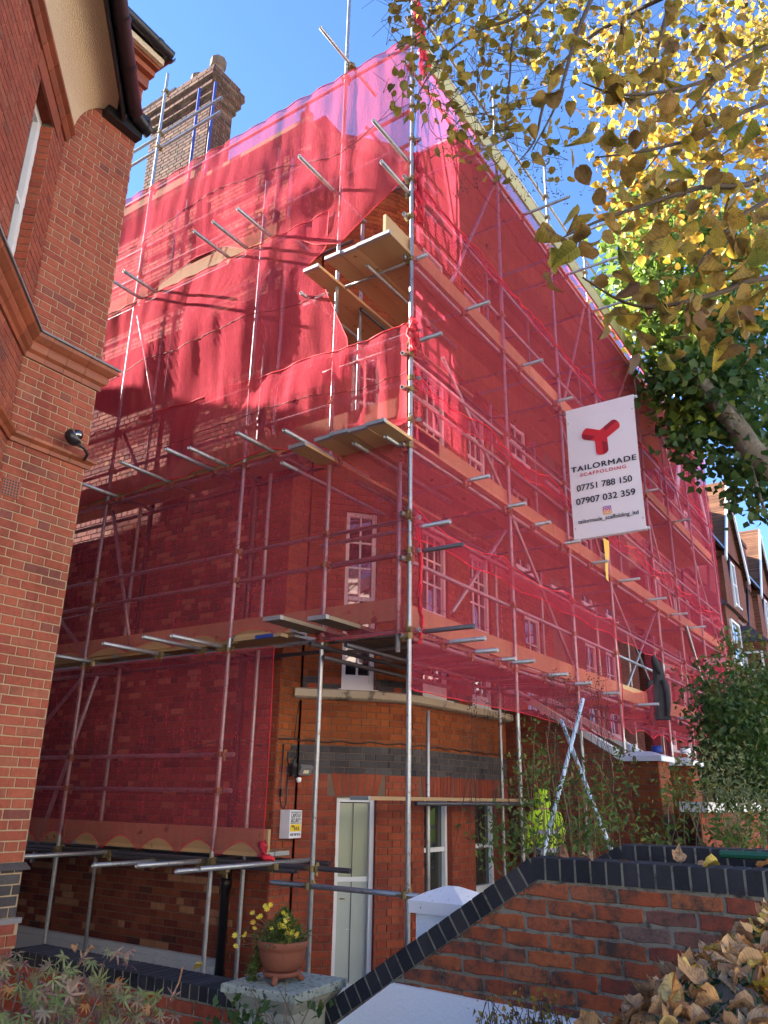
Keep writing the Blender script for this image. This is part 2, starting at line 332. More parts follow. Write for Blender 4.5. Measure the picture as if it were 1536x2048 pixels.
MT['petal'] = leaf_mat('petal', [(0,(.80,.62,.03)),(.6,(.85,.72,.10)),(1,(.80,.50,.05))], .4)

# ------------------------------------------------------------------ brick walls, brick by brick
def clip_poly(poly, a, b, c):
    """keep the part of a 2D polygon where a*s+b*z<=c"""
    out = []
    for i in range(len(poly)):
        p, q = poly[i], poly[(i+1) % len(poly)]
        dp, dq = a*p[0]+b*p[1]-c, a*q[0]+b*q[1]-c
        if dp <= 0: out.append(p)
        if (dp < 0) != (dq < 0) and abs(dp-dq) > 1e-9:
            k = dp/(dp-dq); out.append((p[0]+(q[0]-p[0])*k, p[1]+(q[1]-p[1])*k))
    return out
BRICK_MESH = {}
def brick_mesh(poly, rs, mat):
    me = MB(); k = len(poly); cx = sum(p[0] for p in poly)/k; cz = sum(p[1] for p in poly)/k
    for dep, ins in ((-.008, 0), (.0035, 0), (.007, .0035)):
        for p in poly:
            dx, dz = p[0]-cx, p[1]-cz; L = math.hypot(dx, dz) or 1
            me.v.append((p[0]-math.copysign(min(ins, abs(dx)), dx), -dep, p[1]-math.copysign(min(ins, abs(dz)), dz)))
    for r in range(2):
        for i in range(k): j = (i+1) % k; me.face((r*k+i, r*k+j, (r+1)*k+j, (r+1)*k+i))
    me.face(range(2*k, 3*k))
    return me
def brickwork(parent, S, s0, s1, z0, z1, bond, zone, holes=(), clips=(), npart=0, course=.08, L=.244, joint=.011, rng=None, jig=.0012, pname='brick', keep=None, score_ok=None, rough=.0012):
    """S(s,z) -> (point, along-wall unit vector, outward normal). The largest bricks in view become parts, the rest one joined part."""
    rng = rng or random.Random(3); items = []
    n = int(round((z1-z0)/course))
    for i in range(n):
        za = z0+i*course; zb = za+course-joint; zc = (za+zb)/2
        b = bond
        if bond == 'english': b = 'stretcher' if i % 2 else 'header'
        if bond == 'garden': b = 'header' if i % 4 == 0 else 'stretcher'
        if b == 'stretcher': seq, off = [L], (i % 2)*L/2
        elif b == 'header': seq, off = [L/2], L/4*(1 if i % 2 == 0 else 0)
        elif b == 'soldier': seq, off = [L], 0
        else: seq, off = [L, L/2], (i % 2)*L*.75
        x = s0-off-rng.choice((0, 0, 0)); k = 0; segs = []
        while x < s1:
            p = seq[k % len(seq)]; segs.append([max(x, s0), min(x+p-joint, s1)]); x += p; k += 1
        for a, c in segs:
            if c-a < .025: continue
            parts = [(a, c)]
            for h0, h1, hz0, hz1 in holes:
                if za+course*.5 > hz0 and za+course*.5 < hz1:
                    np_ = []
                    for (p, q) in parts:
                        if q <= h0 or p >= h1: np_.append((p, q)); continue
                        if p < h0: np_.append((p, h0))
                        if q > h1: np_.append((h1, q))
                    parts = np_
            for p, q in parts:
                if q-p < .02: continue
                poly = [(p, za), (q, za), (q, zb), (p, zb)]
                for cl in clips: poly = clip_poly(poly, *cl) if poly else poly
                if not poly or len(poly) < 3: continue
                sc = (p+q)/2
                if keep and not keep(sc, zc): continue
                items.append((poly, sc, zc, q-p))
    sc_l = []
    for idx, (poly, sc, zc, wd) in enumerate(items):
        P, t, nn = S(sc, zc); pr = proj(P); s = 0
        if pr and -20 < pr[0] < 1556 and -20 < pr[1] < 2068 and (score_ok is None or score_ok(pr)):
            v = (-P).normalized(); f = max(0, v.dot(nn)); s = wd*f/(pr[2]**2)
        sc_l.append(s)
    order = sorted(range(len(items)), key=lambda i: -sc_l[i]); chosen = set(i for i in order[:npart] if sc_l[i] > 0)
    mats = []; J = MB()
    for idx, (poly, sc, zc, wd) in enumerate(items):
        P, t, nn = S(sc, zc); m = zone(sc, zc, rng)
        loc = [(p[0]-sc, p[1]-zc) for p in poly]; var = 0
        if rough > .002 or (idx in chosen and rough):
            var = rng.randint(1, 5); r2 = random.Random(var*77+len(loc)); out = []
            for a_ in range(len(loc)):
                p_, q_ = loc[a_], loc[(a_+1) % len(loc)]; kk = 3 if math.hypot(q_[0]-p_[0], q_[1]-p_[1]) > .12 else 2
                for b_ in range(kk): e_ = rough*(1.6 if b_ == 0 else 1); out.append((p_[0]+(q_[0]-p_[0])*b_/kk+r2.uniform(-e_, e_), p_[1]+(q_[1]-p_[1])*b_/kk+r2.uniform(-e_, e_)))
            loc = out
        dn = rng.uniform(-jig, jig*1.6); rot = rng.uniform(-.006, .006)
        u = Vector((0, 0, 1)); t2 = (t + u*rot).normalized(); u2 = (u - t*rot).normalized()
        P2 = P+nn*dn
        if idx in chosen:
            key = (tuple((round(a, 3), round(b, 3)) for a, b in loc), m)
            if key not in BRICK_MESH: BRICK_MESH[key] = brick_mesh(loc, 0, m).mesh('brick', mats=None)
            me = BRICK_MESH[key]
            M = Matrix(((t2.x, -nn.x, u2.x, P2.x), (t2.y, -nn.y, u2.y, P2.y), (t2.z, -nn.z, u2.z, P2.z), (0, 0, 0, 1)))
            obj(pname, me, MT[m], parent, M)
        else:
            if m not in mats: mats.append(m)
            J.cur = mats.index(m); bm = brick_mesh(loc, 0, m); b = len(J.v)
            for v in bm.v: J.v.append(tuple(P2+t2*v[0]-nn*v[1]+u2*v[2]))
            for f in bm.f: J.face([b+i for i in f])
    if J.f:
        o = obj('brickwork', J.mesh('brickwork', mats=[MT[m] for m in mats]), None, parent, None, 'stuff')
    return len(items)
def backing(parent, S, s0, s1, z0, z1, mat, holes=(), clips=(), ds=.25, name='wall', depth=0.0):
    """the mortar bed the bricks stand in, with real openings"""
    ss = set([s0, s1]); zs = set([z0, z1])
    for h in holes: ss |= {h[0], h[1]}; zs |= {h[2], h[3]}
    k = max(1, int((s1-s0)/ds))
    for i in range(1, k): ss.add(s0+(s1-s0)*i/k)
    ss = sorted(x for x in ss if s0-1e-6 <= x <= s1+1e-6); zs = sorted(z for z in zs if z0-1e-6 <= z <= z1+1e-6); m = MB()
    for i in range(len(ss)-1):
        for j in range(len(zs)-1):
            sc, zc = (ss[i]+ss[i+1])/2, (zs[j]+zs[j+1])/2
            if any(h[0] < sc < h[1] and h[2] < zc < h[3] for h in holes): continue
            poly = [(ss[i], zs[j]), (ss[i+1], zs[j]), (ss[i+1], zs[j+1]), (ss[i], zs[j+1])]
            for cl in clips: poly = clip_poly(poly, *cl) if poly else poly
            if poly and len(poly) >= 3: m.poly([S(a, b)[0]-S(a, b)[2]*depth for a, b in poly])
    return m.build(name, MT[mat], parent)
def plane_S(O, t, n):
    O = Vector(O); t = Vector(t).normalized(); n = Vector(n).normalized()
    return lambda s, z: (O+t*s+Vector((0, 0, z-O.z)), t, n)
def path_S(pts):
    P = [Vector((p[0], p[1], 0)) for p in pts]; cum = [0]
    for i in range(1, len(P)): cum.append(cum[-1]+(P[i]-P[i-1]).length)
    def S(s, z):
        s = min(max(s, 0), cum[-1]-1e-6); i = 0
        while cum[i+1] < s: i += 1
        t = (P[i+1]-P[i]).normalized(); p = P[i]+t*(s-cum[i])
        return Vector((p.x, p.y, z)), t, Vector((t.y, -t.x, 0))
    return S, cum[-1]
def smooth_path(pts, k=8):
    out = []; n = len(pts)
    for i in range(n-1):
        p0, p1, p2, p3 = [Vector(pts[min(max(j, 0), n-1)]) for j in (i-1, i, i+1, i+2)]
        for q in range(k):
            t = q/k; out.append(.5*((2*p1)+(p2-p0)*t+(2*p0-5*p1+4*p2-p3)*t*t+(3*p1-p0-3*p2+p3)*t*t*t))
    out.append(Vector(pts[-1])); return [(v.x, v.y) for v in out]
def reveal(parent, S, h, depth, mat, name='reveal'):
    m = MB(); a, b, c, d = h
    A = [S(a, c), S(b, c), S(b, d), S(a, d)]; q = [x[0]+x[2]*.001 for x in A]; i = [x[0]-S((a+b)/2, c)[2]*depth for x in A]
    for k in range(4): j = (k+1) % 4; m.quad(q[k], i[k], i[j], q[j])
    m.build(name, MT[mat], parent)
def sash(parent, S, h, depth, cols, rows, mat='white_paint', glass='glass', sill=True, fw=.055, bar=.024, meet=True, name='window', low_panel=0):
    """sash window: frame > glazing bars and panes as sub-parts"""
    a, b, c, d = h; P0, t, n0 = S((a+b)/2, (c+d)/2)
    pa, pb = S(a, c)[0], S(b, c)[0]; t = (pb-pa); wd = t.length; t.normalize(); n = Vector((t.y, -t.x, 0)); n.normalize()
    if n.dot(n0) < 0: n = -n
    mid = (pa+pb)/2; u = Vector((0, 0, 1)); o = Vector((mid.x, mid.y, 0))-n*depth
    q = lambda s, z, dn=0: o+t*s+u*z+n*dn
    hw = wd/2; f = MB()
    f.obox(q(-hw+fw/2, (c+d)/2), t, n, u, fw/2, .05, (d-c)/2); f.obox(q(hw-fw/2, (c+d)/2), t, n, u, fw/2, .05, (d-c)/2)
    f.obox(q(0, d-fw/2), t, n, u, hw-fw, .05, fw/2); f.obox(q(0, c+fw*.8), t, n, u, hw-fw, .05, fw*.8)
    if meet: f.obox(q(0, (c+d)/2, .01), t, n, u, hw-fw, .03, .025)
    fo = f.build(name, MT[mat], parent)
    x0, x1, y0, y1 = -hw+fw, hw-fw, c+fw*1.6+low_panel, d-fw
    if low_panel: g = MB(); g.obox(q(0, c+fw*1.6+low_panel/2), t, n, u, hw-fw, .02, low_panel/2); g.build('bottom_panel', MT[mat], fo)
    for i in range(1, cols): g = MB(); g.obox(q(x0+(x1-x0)*i/cols, (y0+y1)/2, .004), t, n, u, bar/2, .016, (y1-y0)/2); g.build('glazing_bar', MT[mat], fo)
    for j in range(1, rows):
        if meet and rows % 2 == 0 and j == rows//2: continue
        g = MB(); g.obox(q(0, y0+(y1-y0)*j/rows, .002), t, n, u, (x1-x0)/2, .013, bar/2); g.build('glazing_bar', MT[mat], fo)
    for i in range(cols):
        for j in range(rows):
            xa, xb = x0+(x1-x0)*i/cols, x0+(x1-x0)*(i+1)/cols; ya, yb = y0+(y1-y0)*j/rows, y0+(y1-y0)*(j+1)/rows
            g = MB(); e = RNG.uniform(-.004, .004); e2 = RNG.uniform(-.003, .003)
            g.quad(q(xa, ya, e), q(xb, ya, e2), q(xb, yb, -e), q(xa, yb, -e2)); g.build('pane', MT[glass], fo)
    if sill: g = MB(); g.obox(q(0, c-.035, .05), t, n, u, hw+.04, .09, .035); g.build('sill', MT[mat], fo)
    return fo

# ------------------------------------------------------------------ ground
def sheet(name, x0, x1, y0, y1, z, mat):
    m = MB(); m.quad((x0,y0,z),(x1,y0,z),(x1,y1,z),(x0,y1,z)); o = m.build(name, MT[mat]); o['kind'] = 'structure'; return o
sheet('ground', -150, 250, -150, 150, -2.12, 'soil')
sheet('forecourt', 4.35, 12, 1.0, 30, -2.08, 'paving')
m = MB(); m.box(-6, 4.15, -6, 6.0, -2.5, -1.62); o = m.build('garden_ground', MT['soil']); o['kind'] = 'structure'
m = MB(); m.box(5.35, 22, -3.5, 3.2, -2.5, -1.55); o = m.build('planting_ground', MT['soil']); o['kind'] = 'structure'
sheet('pavement', -60, 120, -6.0, -3.6, -1.45, 'paving'); sheet('road', -60, 140, -13.0, -6.0, -1.55, 'asphalt')

# ------------------------------------------------------------------ the scaffolded red brick house
RED = empty('brick_house', (7.2, 6.29, -2.08), 'tall red brick corner house wrapped in red netting, with rounded bay and narrow pale door', 'house')
H_TOP = 9.6
# bow plan, from the pier at the corner round to the street front
BOW = smooth_path([(7.55,6.25),(7.92,5.90),(8.27,5.61),(8.68,5.44),(9.2,5.40),(10.3,5.40),(11.35,5.40)], 6)
BS, BL = path_S(BOW)
def bow_s_px(px, z=0.0):
    best = min(range(0, 900), key=lambda i: abs(proj(BS(BL*i/900, z)[0])[0]-px)); return BL*best/900
def bow_s_x(x): return min((BL*i/2000 for i in range(2000)), key=lambda s: abs(BS(s, 0)[0].x-x))
d0, d1 = bow_s_px(671, -.5), bow_s_px(750, -.5); w0, w1 = bow_s_px(684, 1.6), bow_s_px(750, 1.6)
f1, f2 = (bow_s_x(8.98), bow_s_x(9.66)), (bow_s_x(10.30), bow_s_x(10.98))
bh = [(d0, d1, -2.0, -.02), (f1[0], f1[1], -1.2, -.04), (f2[0], f2[1], -1.2, -.04)]
for za, zb in ((1.22, 3.52), (4.32, 6.0), (6.75, 8.25)):
    bh += ([(w0, w1, za, zb)] if za < 6.5 else [])+[(f1[0]-.03, f1[1]-.03, za, zb), (f2[0], f2[1], za, zb)]
def z_bow(s, z, r):
    if .27 < z < .59: return 'brick_blue'
    if z < .27: return 'brick_red'
    if 1.2 < z < 1.34: return 'brick_red' if r.random() < .4 else 'brick_blue'
    return 'brick_orange'
backing(RED, BS, 0, BL, -2.08, H_TOP, 'mortar_dark', bh, ds=.08)
near_ok = lambda p: 540 < p[0] < 1050 and 1300 < p[1] < 1980
arch_holes = [(d0-.12, d1+.12, -.02, .27), (f1[0]-.12, f2[1]+.12, -.04, .27)]
brickwork(RED, BS, 0, BL, -2.08+.0, H_TOP, 'flemish', z_bow, bh+arch_holes, npart=240, rng=random.Random(5), joint=.008, score_ok=near_ok)
# rubbed-brick flat arch over the door and over the basement windows: voussoirs, each a brick
def voussoirs(sa, sb, za, zb, n, splay):
    for i in range(n):
        k0, k1 = i/n, (i+1)/n; g = .006; m = MB(); rise = .03*(1-(2*(k0+k1)/2-1)**2)
        bot = [sa+(sb-sa)*k0+g, sa+(sb-sa)*k1-g]; mid = (sa+sb)/2
        top = [mid+(b-mid)*splay for b in bot]; pts = []
        for s, z in ((bot[0], za+rise*0), (bot[1], za), (top[1], zb), (top[0], zb)):
            P, t, nn = BS(s, z); pts.append(P+nn*.006)
        nn = BS(mid, 0)[2]; m.prism(pts, -nn*.02); m.build('brick', MT['brick_red'], RED)
voussoirs(d0-.02, d1+.02, .0, .262, 6, 1.28)
voussoirs(f1[0]-.02, f1[1]+.02, -.03, .262, 9, 1.16); voussoirs(f1[1]+.07, f2[0]-.07, -.03, .262, 7, 1.0); voussoirs(f2[0]-.02, f2[1]+.02, -.03, .262, 9, 1.16)
for h in bh[1:]:
    reveal(RED, BS, h, .11, 'brick_red')
reveal(RED, BS, bh[0], .14, 'brick_red')
for h in bh[1:3]: sash(RED, BS, h, .12, 1, 2, glass='glass_green')
for i, h in enumerate(bh[3:]):
    cols = 2 if i in (0, 3) else 3
    sash(RED, BS, h, .09, cols, 6 if h[2] < 2 else 4, low_panel=.10 if h[2] < 2 else 0)
# narrow grey-green door with a glazed upper half and white frame
h = bh[0]; pa, pb = BS(h[0], 0)[0], BS(h[1], 0)[0]; t = (pb-pa); wd = t.length; t.normalize(); n = Vector((t.y, -t.x, 0)); mid = (pa+pb)/2-n*.10; u = Vector((0,0,1))
q = lambda s, z, dn=0: Vector((mid.x, mid.y, 0))+t*s+u*z+n*dn
g = MB()
for s in (-wd/2+.025, wd/2-.03): g.obox(q(s, -1.0), t, n, u, .025, .05, .98)
g.obox(q(0, -.045), t, n, u, wd/2-.05, .05, .025); fr = g.build('door_frame', MT['white_paint'], RED)
g = MB(); g.obox(q(-.003, -1.45, -.03), t, n, u, wd/2-.055, .02, .53); dr = g.build('door', MT['door_paint'], RED)
g = MB(); g.obox(q(-.003, -.5, -.035), t, n, u, wd/2-.055, .008, .42); g.build('door_glass', MT['glass_pale'], dr)
g = MB(); g.obox(q(-.003, -.90, -.01), t, n, u, wd/2-.055, .02, .025); g.build('door_rail', MT['white_paint'], dr)
g = MB(); g.obox(q(-.01, -1.0, -.006), t, n, u, .003, .006, .94); g.build('door_joint', MT['print_black'], dr)
g = MB(); g.obox(q(-wd/2+.11, -1.10, .0), t, n, u, .012, .02, .008); g.obox(q(-wd/2+.12, -1.10, .022), t, n, u, .025, .008, .008); g.build('door_handle', MT['coupler_zinc'], dr)
for s in (-.05, -.02): g = MB(); g.lathe([(0,0),(.008,.002),(.008,.006),(0,.008)], q(s, -1.42, -.008), 8); g.build('door_screw', MT['plastic_white'], dr)
g = MB(); g.obox(q(0, -2.0, .06), t, n, u, wd/2+.05, .16, .04); g.build('door_step', MT['white_paint'], RED)
# stone ledge round the bow
g = MB(); N = 60; rows = []
for i in range(N+1):
    s = BL*i/N; P, t_, nn = BS(s, 0)
    if i == 0: P = P-t_*.1
    r = []
    for dn, z in ((-.02, 1.075), (.10, 1.09), (.135, 1.11), (.135, 1.19), (-.02, 1.225)): r.append(Vector((P.x, P.y, z))+nn*dn)
    rows.append(r)
g.grid(rows); g.poly(rows[0]); g.poly(rows[-1][::-1]); g.build('ledge', MT['ledge_stone'], RED)
# eaves cornice of the bow and half-cone roof with a finial
g = MB(); rows = []
for i in range(N+1):
    P, t_, nn = BS(BL*i/N, 0); rows.append([Vector((P.x, P.y, z))+nn*dn for dn, z in ((-.02, H_TOP-.25), (.12, H_TOP-.2), (.18, H_TOP-.02), (.18, H_TOP), (-.02, H_TOP+.02))])
g.grid(rows); g.build('cornice', MT['terracotta'], RED)
apex = at(612, 268, 10.5); g = MB(); prev = None
for i in range(N+1):
    P, t_, nn = BS(BL*i/N, 0); e = Vector((P.x, P.y, H_TOP+.03))+nn*.16
    ap = apex + Vector((max(0, P.x-8.4)*.8, 0, 0))
    if prev: g.quad(prev[0], e, ap, prev[1])
    prev = (e, ap)
g.build('bay_roof', MT['roof_tile'], RED)
g = MB(); g.lathe([(.10,0),(.16,.1),(.06,.2),(.05,.28),(.11,.36),(.12,.44),(.04,.53),(.02,.75),(0,.78)], apex-Vector((0,0,.05)), 12); g.build('finial', MT['terracotta'], RED, True)
# side wall towards the passage: courses up to where the neighbour hides it
SS = plane_S((7.2, 6.29, 0), (0, 1, 0), (-1, 0, 0))
SS_bow = plane_S((7.2, 6.29, 0), (1, 0, 0), (0, -1, 0))
def z_side(s, z, r): return 'brick_red' if s < .5 or z > 8.6 else ('brick_side')
sh = []
backing(RED, SS, 0, 5.2, -2.08, H_TOP, 'mortar_dark', sh, name='side_wall')
brickwork(RED, SS, .005, 5.2, -1.86, H_TOP, 'garden', z_side, sh, npart=60, rng=random.Random(8), score_ok=lambda p: p[1] > 1700 and 60 < p[0] < 540)
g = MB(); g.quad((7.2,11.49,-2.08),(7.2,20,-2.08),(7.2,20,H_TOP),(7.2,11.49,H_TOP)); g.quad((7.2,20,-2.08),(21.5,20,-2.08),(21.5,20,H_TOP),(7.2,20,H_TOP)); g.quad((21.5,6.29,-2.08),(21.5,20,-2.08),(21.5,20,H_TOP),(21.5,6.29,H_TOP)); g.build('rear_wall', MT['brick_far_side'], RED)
g = MB(); g.box(7.08, 7.197, 6.9, 16, -2.08, -1.76); g.box(7.12, 7.196, 6.9, 16, -1.76, -1.70); g.build('plinth', MT['grey_render'], RED)
# short pier face between the corner and the bow, and the main street front beyond the bow
backing(RED, SS_bow, 0, .36, -2.08, H_TOP, 'mortar_dark', name='corner_pier')
brickwork(RED, SS_bow, .0, .36, -2.08, H_TOP, 'flemish', lambda s, z, r: ('brick_blue' if .27 < z < .59 and s > .12 else 'brick_red' if z < .3 else 'brick_orange'), npart=50, rng=random.Random(9), score_ok=near_ok)
FS = plane_S((11.35, 6.29, 0), (1, 0, 0), (0, -1, 0)); fh = [(.9, 1.9, 1.2, 3.4)]
for s in (2.9, 4.3, 6.2, 7.6): fh += [(s, s+.8, 1.4, 3.4)]
for za, zb in ((4.3, 6.0), (6.7, 8.2)):
    for s in (1.0, 2.6, 4.3, 6.2, 7.8): fh += [(s, s+.8, za, zb)]
backing(RED, FS, 0, 5.0, -2.08, H_TOP, 'mortar_dark', [x for x in fh if x[1] < 5], name='front_wall')
brickwork(RED, FS, 0, 5.0, -1.0, H_TOP, 'flemish', lambda s, z, r: 'brick_orange' if z > .6 else 'brick_red', [x for x in fh if x[1] < 5.2], npart=0, rng=random.Random(10))
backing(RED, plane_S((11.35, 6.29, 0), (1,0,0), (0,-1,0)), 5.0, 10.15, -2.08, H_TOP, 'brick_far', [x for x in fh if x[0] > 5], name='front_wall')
for hh in fh[1:]: reveal(RED, FS, hh, .1, 'brick_red'); sash(RED, FS, hh, .09, 2, 4)
reveal(RED, FS, fh[0], .2, 'white_paint'); sash(RED, FS, fh[0], .18, 2, 3, sill=False, name='front_door', low_panel=.9)
g = MB(); g.quad((11.35,5.40,-2.08),(11.35,6.29,-2.08),(11.35,6.29,H_TOP),(11.35,5.40,H_TOP)); g.build('bay_return', MT['brick_far_side'], RED)
# hipped tiled roof
g = MB(); e = .25; a, b, c_, d_ = (7.2-e+.2,6.29-e,H_TOP+.05),(21.5+e,6.29-e,H_TOP+.05),(21.5+e,20+e,H_TOP+.05),(7.2-e+.2,20+e,H_TOP+.05); r0, r1 = (10.2,13,11.5),(18.5,13,11.5)
g.quad(a,b,r1,r0); g.quad(c_,d_,r0,r1); g.poly([b,c_,r1]); g.poly([d_,a,r0]); g.build('roof', MT['roof_tile'], RED)
g = MB(); g.box(7.06, 7.42, 6.29, 20, H_TOP+.02, H_TOP+.10); g.box(7.02, 7.46, 8.7, 20, H_TOP+.10, H_TOP+.36); g.build('coping', MT['mossy_stone'], RED)
# black rainwater pipes on the side wall
g = MB(); g.tube([(7.12,6.85,-2.0),(7.12,6.85,9.4)], .05, seg=10)
for z in (-1.0,.9,2.8,4.7,6.6): g.tube([(7.12,6.85,z),(7.12,6.85,z+.12)], .063, seg=10)
g.build('downpipe', MT['black_iron'], RED, True)
g = MB(); g.tube([(7.13,8.9,1.8),(7.13,8.9,9.4)], .035, seg=8); g.build('downpipe', MT['black_iron'], RED, True)
# cables strung along the walls
g = MB(); pts = [Vector((7.185, 11-.25*i, .52+.05*math.sin(i*.9)-.03*math.sin(i*.31))) for i in range(19)]; g.tube(pts, .009, seg=5)
pts = []
for i in range(40): P, t_, nn = BS(BL*i/39, .60+.012*math.sin(i*1.7)); pts.append(P+nn*.02)
g.tube([(7.2,6.27,.6),(7.5,6.26,.62)]+pts, .010, seg=5); g.tube([(7.19,11,2.45),(7.19,9,2.5),(7.19,7.5,2.42),(7.19,6.3,2.6)], .008, seg=5); g.build('cable', MT['black_iron'], RED, True)
# loose cables by the floodlight and stuck to the pier
g = MB(); g.tube([(7.28,6.265,.55),(7.275,6.26,.1),(7.27,6.26,-.05),(7.29,6.255,-.13),(7.33,6.25,-.15),(7.37,6.255,-.10),(7.38,6.26,.05),(7.38,6.26,.22)], .008, seg=6)
loop = [(7.40+.075*math.cos(a)+.01*math.sin(3*a), 6.225-.02*math.sin(a), .42+.10*math.sin(a)) for a in [i*.42 for i in range(31)]]
g.tube(loop, .009, seg=6); g.tube([(7.46,6.26,.62),(7.46,6.24,.85),(7.47,6.22,1.05)], .006, seg=5); g.build('cable', MT['black_iron'], RED, True)
g = MB(); g.box(7.255,7.285,6.235,6.262,-.02,.06); g.build('junction_box', MT['black_iron'], RED)

# chimney stack on the side wall: a thing of its own parts
CH = empty('chimney', (7.45, 9.5, H_TOP+.3), 'tall brown brick chimney stack with corbelled top and stubby pots', 'chimney')
def chim_face(O, t, n, wdt, z0, z1, npart, seed):
    S = plane_S(O, t, n); backing(CH, S, 0, wdt, z0, z1, 'mortar_grey', name='stack'); brickwork(CH, S, 0, wdt, z0, z1, 'flemish', lambda s, z, r: 'brick_chimney', npart=npart, rng=random.Random(seed))
cx0, cx1, cy0, cy1 = 7.2, 7.72, 8.72, 10.3
chim_face((cx0, cy0, 0), (0,1,0), (-1,0,0), cy1-cy0, 10.06, 11.66, 110, 1); chim_face((cx0, cy0, 0), (1,0,0), (0,-1,0), cx1-cx0, 10.06, 11.66, 60, 2)
for i, (ex, za, zb) in enumerate(((.05,11.66,11.82),(.10,11.82,11.98),(.14,11.98,12.14),(.07,12.14,12.30))):
    chim_face((cx0-ex, cy0-ex, 0), (0,1,0), (-1,0,0), cy1-cy0+2*ex, za, zb, 26, 3+i); chim_face((cx0-ex, cy0-ex, 0), (1,0,0), (0,-1,0), cx1-cx0+2*ex, za, zb, 8, 13+i)
    g = MB(); g.box(cx0-ex+.004, cx1+ex, cy0-ex+.004, cy1+ex, za-.004, zb); g.build('corbel', MT['mortar_grey'], CH)
g = MB(); g.box(cx0+.004, cx1, cy0+.004, cy1, 9.9, 11.66); g.build('core', MT['mortar_grey'], CH)
g = MB(); g.prism([(cx0-.02,cy0-.02,12.30),(cx1+.02,cy0-.02,12.30),(cx1+.02,cy1+.02,12.30),(cx0-.02,cy1+.02,12.30)], (0,0,.08)); g.build('flaunching', MT['mortar_grey'], CH)
for y, hgt in ((8.95,.48),(9.45,.36),(9.95,.28)):
    g = MB(); g.lathe([(.12,0),(.12,hgt*.6),(.15,hgt*.65),(.15,hgt),(.10,hgt),(.10,hgt*.3)], (7.46, y, 12.38), 8); g.build('chimney_pot', MT['mortar_dark'], CH)

# wall lamp and alarm box on the corner pier
FLD = empty('floodlight', (7.44, 6.25, .28), 'small black security floodlight with coiled cable beside the blue brick band', 'lamp')
g = MB(); g.obox((7.43,6.225,.27), (1,0,0), (0,1,0), (0,0,1), .035, .025, .07); g.build('wall_bracket', MT['black_iron'], FLD)
tl = Vector((.92,-.39,0)).normalized(); nl = Vector((-.32,-.75,-.55)).normalized(); ul = nl.cross(tl); 
if ul.z < 0: ul = -ul
g = MB(); g.obox((7.52,6.12,.27), tl, nl, ul, .075, .022, .055); g.build('lamp_head', MT['lead'], FLD)
g = MB(); g.obox(Vector((7.52,6.12,.27))+nl*.0235, tl, nl, ul, .06, .002, .042); lo = g.build('lamp_glass', MT['lens_glass'], FLD)
g = MB(); g.obox(Vector((7.52,6.12,.265))+nl*.027, tl, nl, ul, .035, .001, .02); g.build('led_panel', MT['led_panel'], lo)
g = MB(); g.lathe([(0,-.03),(.02,-.025),(.03,-.005),(.03,.02),(.02,.03),(0,.03)], (7.47,6.17,.16), 12); g.build('motion_sensor', MT['plastic_white'], FLD, True)
g = MB(); g.tube([(7.43,6.21,.2),(7.47,6.17,.18)], .015, seg=6); g.build('sensor_arm', MT['black_iron'], FLD)
ALM = empty('alarm_box', (7.44, 6.27, -.4), 'white burglar alarm box with black lettering and yellow panel on the corner pier', 'alarm box')
ax0, ax1, az0, az1, ay = 7.30, 7.53, -.46, -.16, 6.27
def face_m(x, y, z, s=1): return Matrix(((s,0,0,x),(0,0,-s,y),(0,s,0,z),(0,0,0,1)))
g = MB(); yf = 6.13; g.hexa([(ax0,ay,az0),(ax1,ay,az0),(ax1,ay,az1),(ax0,ay,az1),(ax0+.0,yf,az0+.005),(ax1-.02,yf,az0+.005),(ax1-.02,yf,az1-.005),(ax0+.0,yf,az1-.005)]); g.build('box_body', MT['plastic_white'], ALM)
g = MB(); g.quad((ax0+.012,yf-.002,az0+.075),(ax1-.032,yf-.002,az0+.075),(ax1-.032,yf-.002,az0+.15),(ax0+.012,yf-.002,az0+.15)); g.build('yellow_panel', MT['print_yellow'], ALM)
def text(parent, body, size, M, mat, name='lettering', bold=0, width=None, space=1.0, thick=0):
    cu = bpy.data.curves.new(name, 'FONT'); cu.body = body; cu.size = size; cu.align_x = 'CENTER'; cu.align_y = 'CENTER'; cu.offset = bold; cu.space_character = space; cu.extrude = .0006
    tmp = bpy.data.objects.new('tmp', cu); dg = bpy.context.evaluated_depsgraph_get()
    me = bpy.data.meshes.new_from_object(tmp); bpy.data.objects.remove(tmp); bpy.data.curves.remove(cu)
    if width:
        xs = [v.co.x for v in me.vertices]; k = width/(max(xs)-min(xs)); c0 = (max(xs)+min(xs))/2
        for v in me.vertices: v.co.x = (v.co.x-c0)*k
    if thick:
        v0 = [v.co.copy() for v in me.vertices]; f0 = [tuple(p.vertices) for p in me.polygons]; vv, ff = [], []
        for i_, (ox, oy) in enumerate(((-thick,-thick*.5),(thick,-thick*.5),(0,thick*.6),(0,0))): ff += [tuple(a+len(vv) for a in p) for p in f0]; vv += [(v.x+ox, v.y+oy, v.z+.0003*i_) for v in v0]
        me = bpy.data.meshes.new(name); me.from_pydata(vv, [], ff)
    me.name = name; return obj(name, me, mat, parent, M)
axm = (ax0+ax1-.02)/2
text(ALM, 'CAPSTAY', .062, face_m(axm, yf-.003, az1-.062), MT['print_black'], bold=.001, width=.175)
text(ALM, 'SECURITY', .058, face_m(axm, yf-.003, az1-.112), MT['print_black'], bold=.001, width=.175)
text(ALM, '24HR', .03, face_m(axm-.05, yf-.004, az0+.128), MT['print_black'], bold=.0005, width=.05)
text(ALM, '555', .045, face_m(axm+.015, yf-.004, az0+.105), MT['print_black'], bold=.0008, width=.09)
text(ALM, '0207 407 8133', .034, face_m(axm, yf-.003, az0+.042), MT['print_black'], bold=.0006, width=.17)
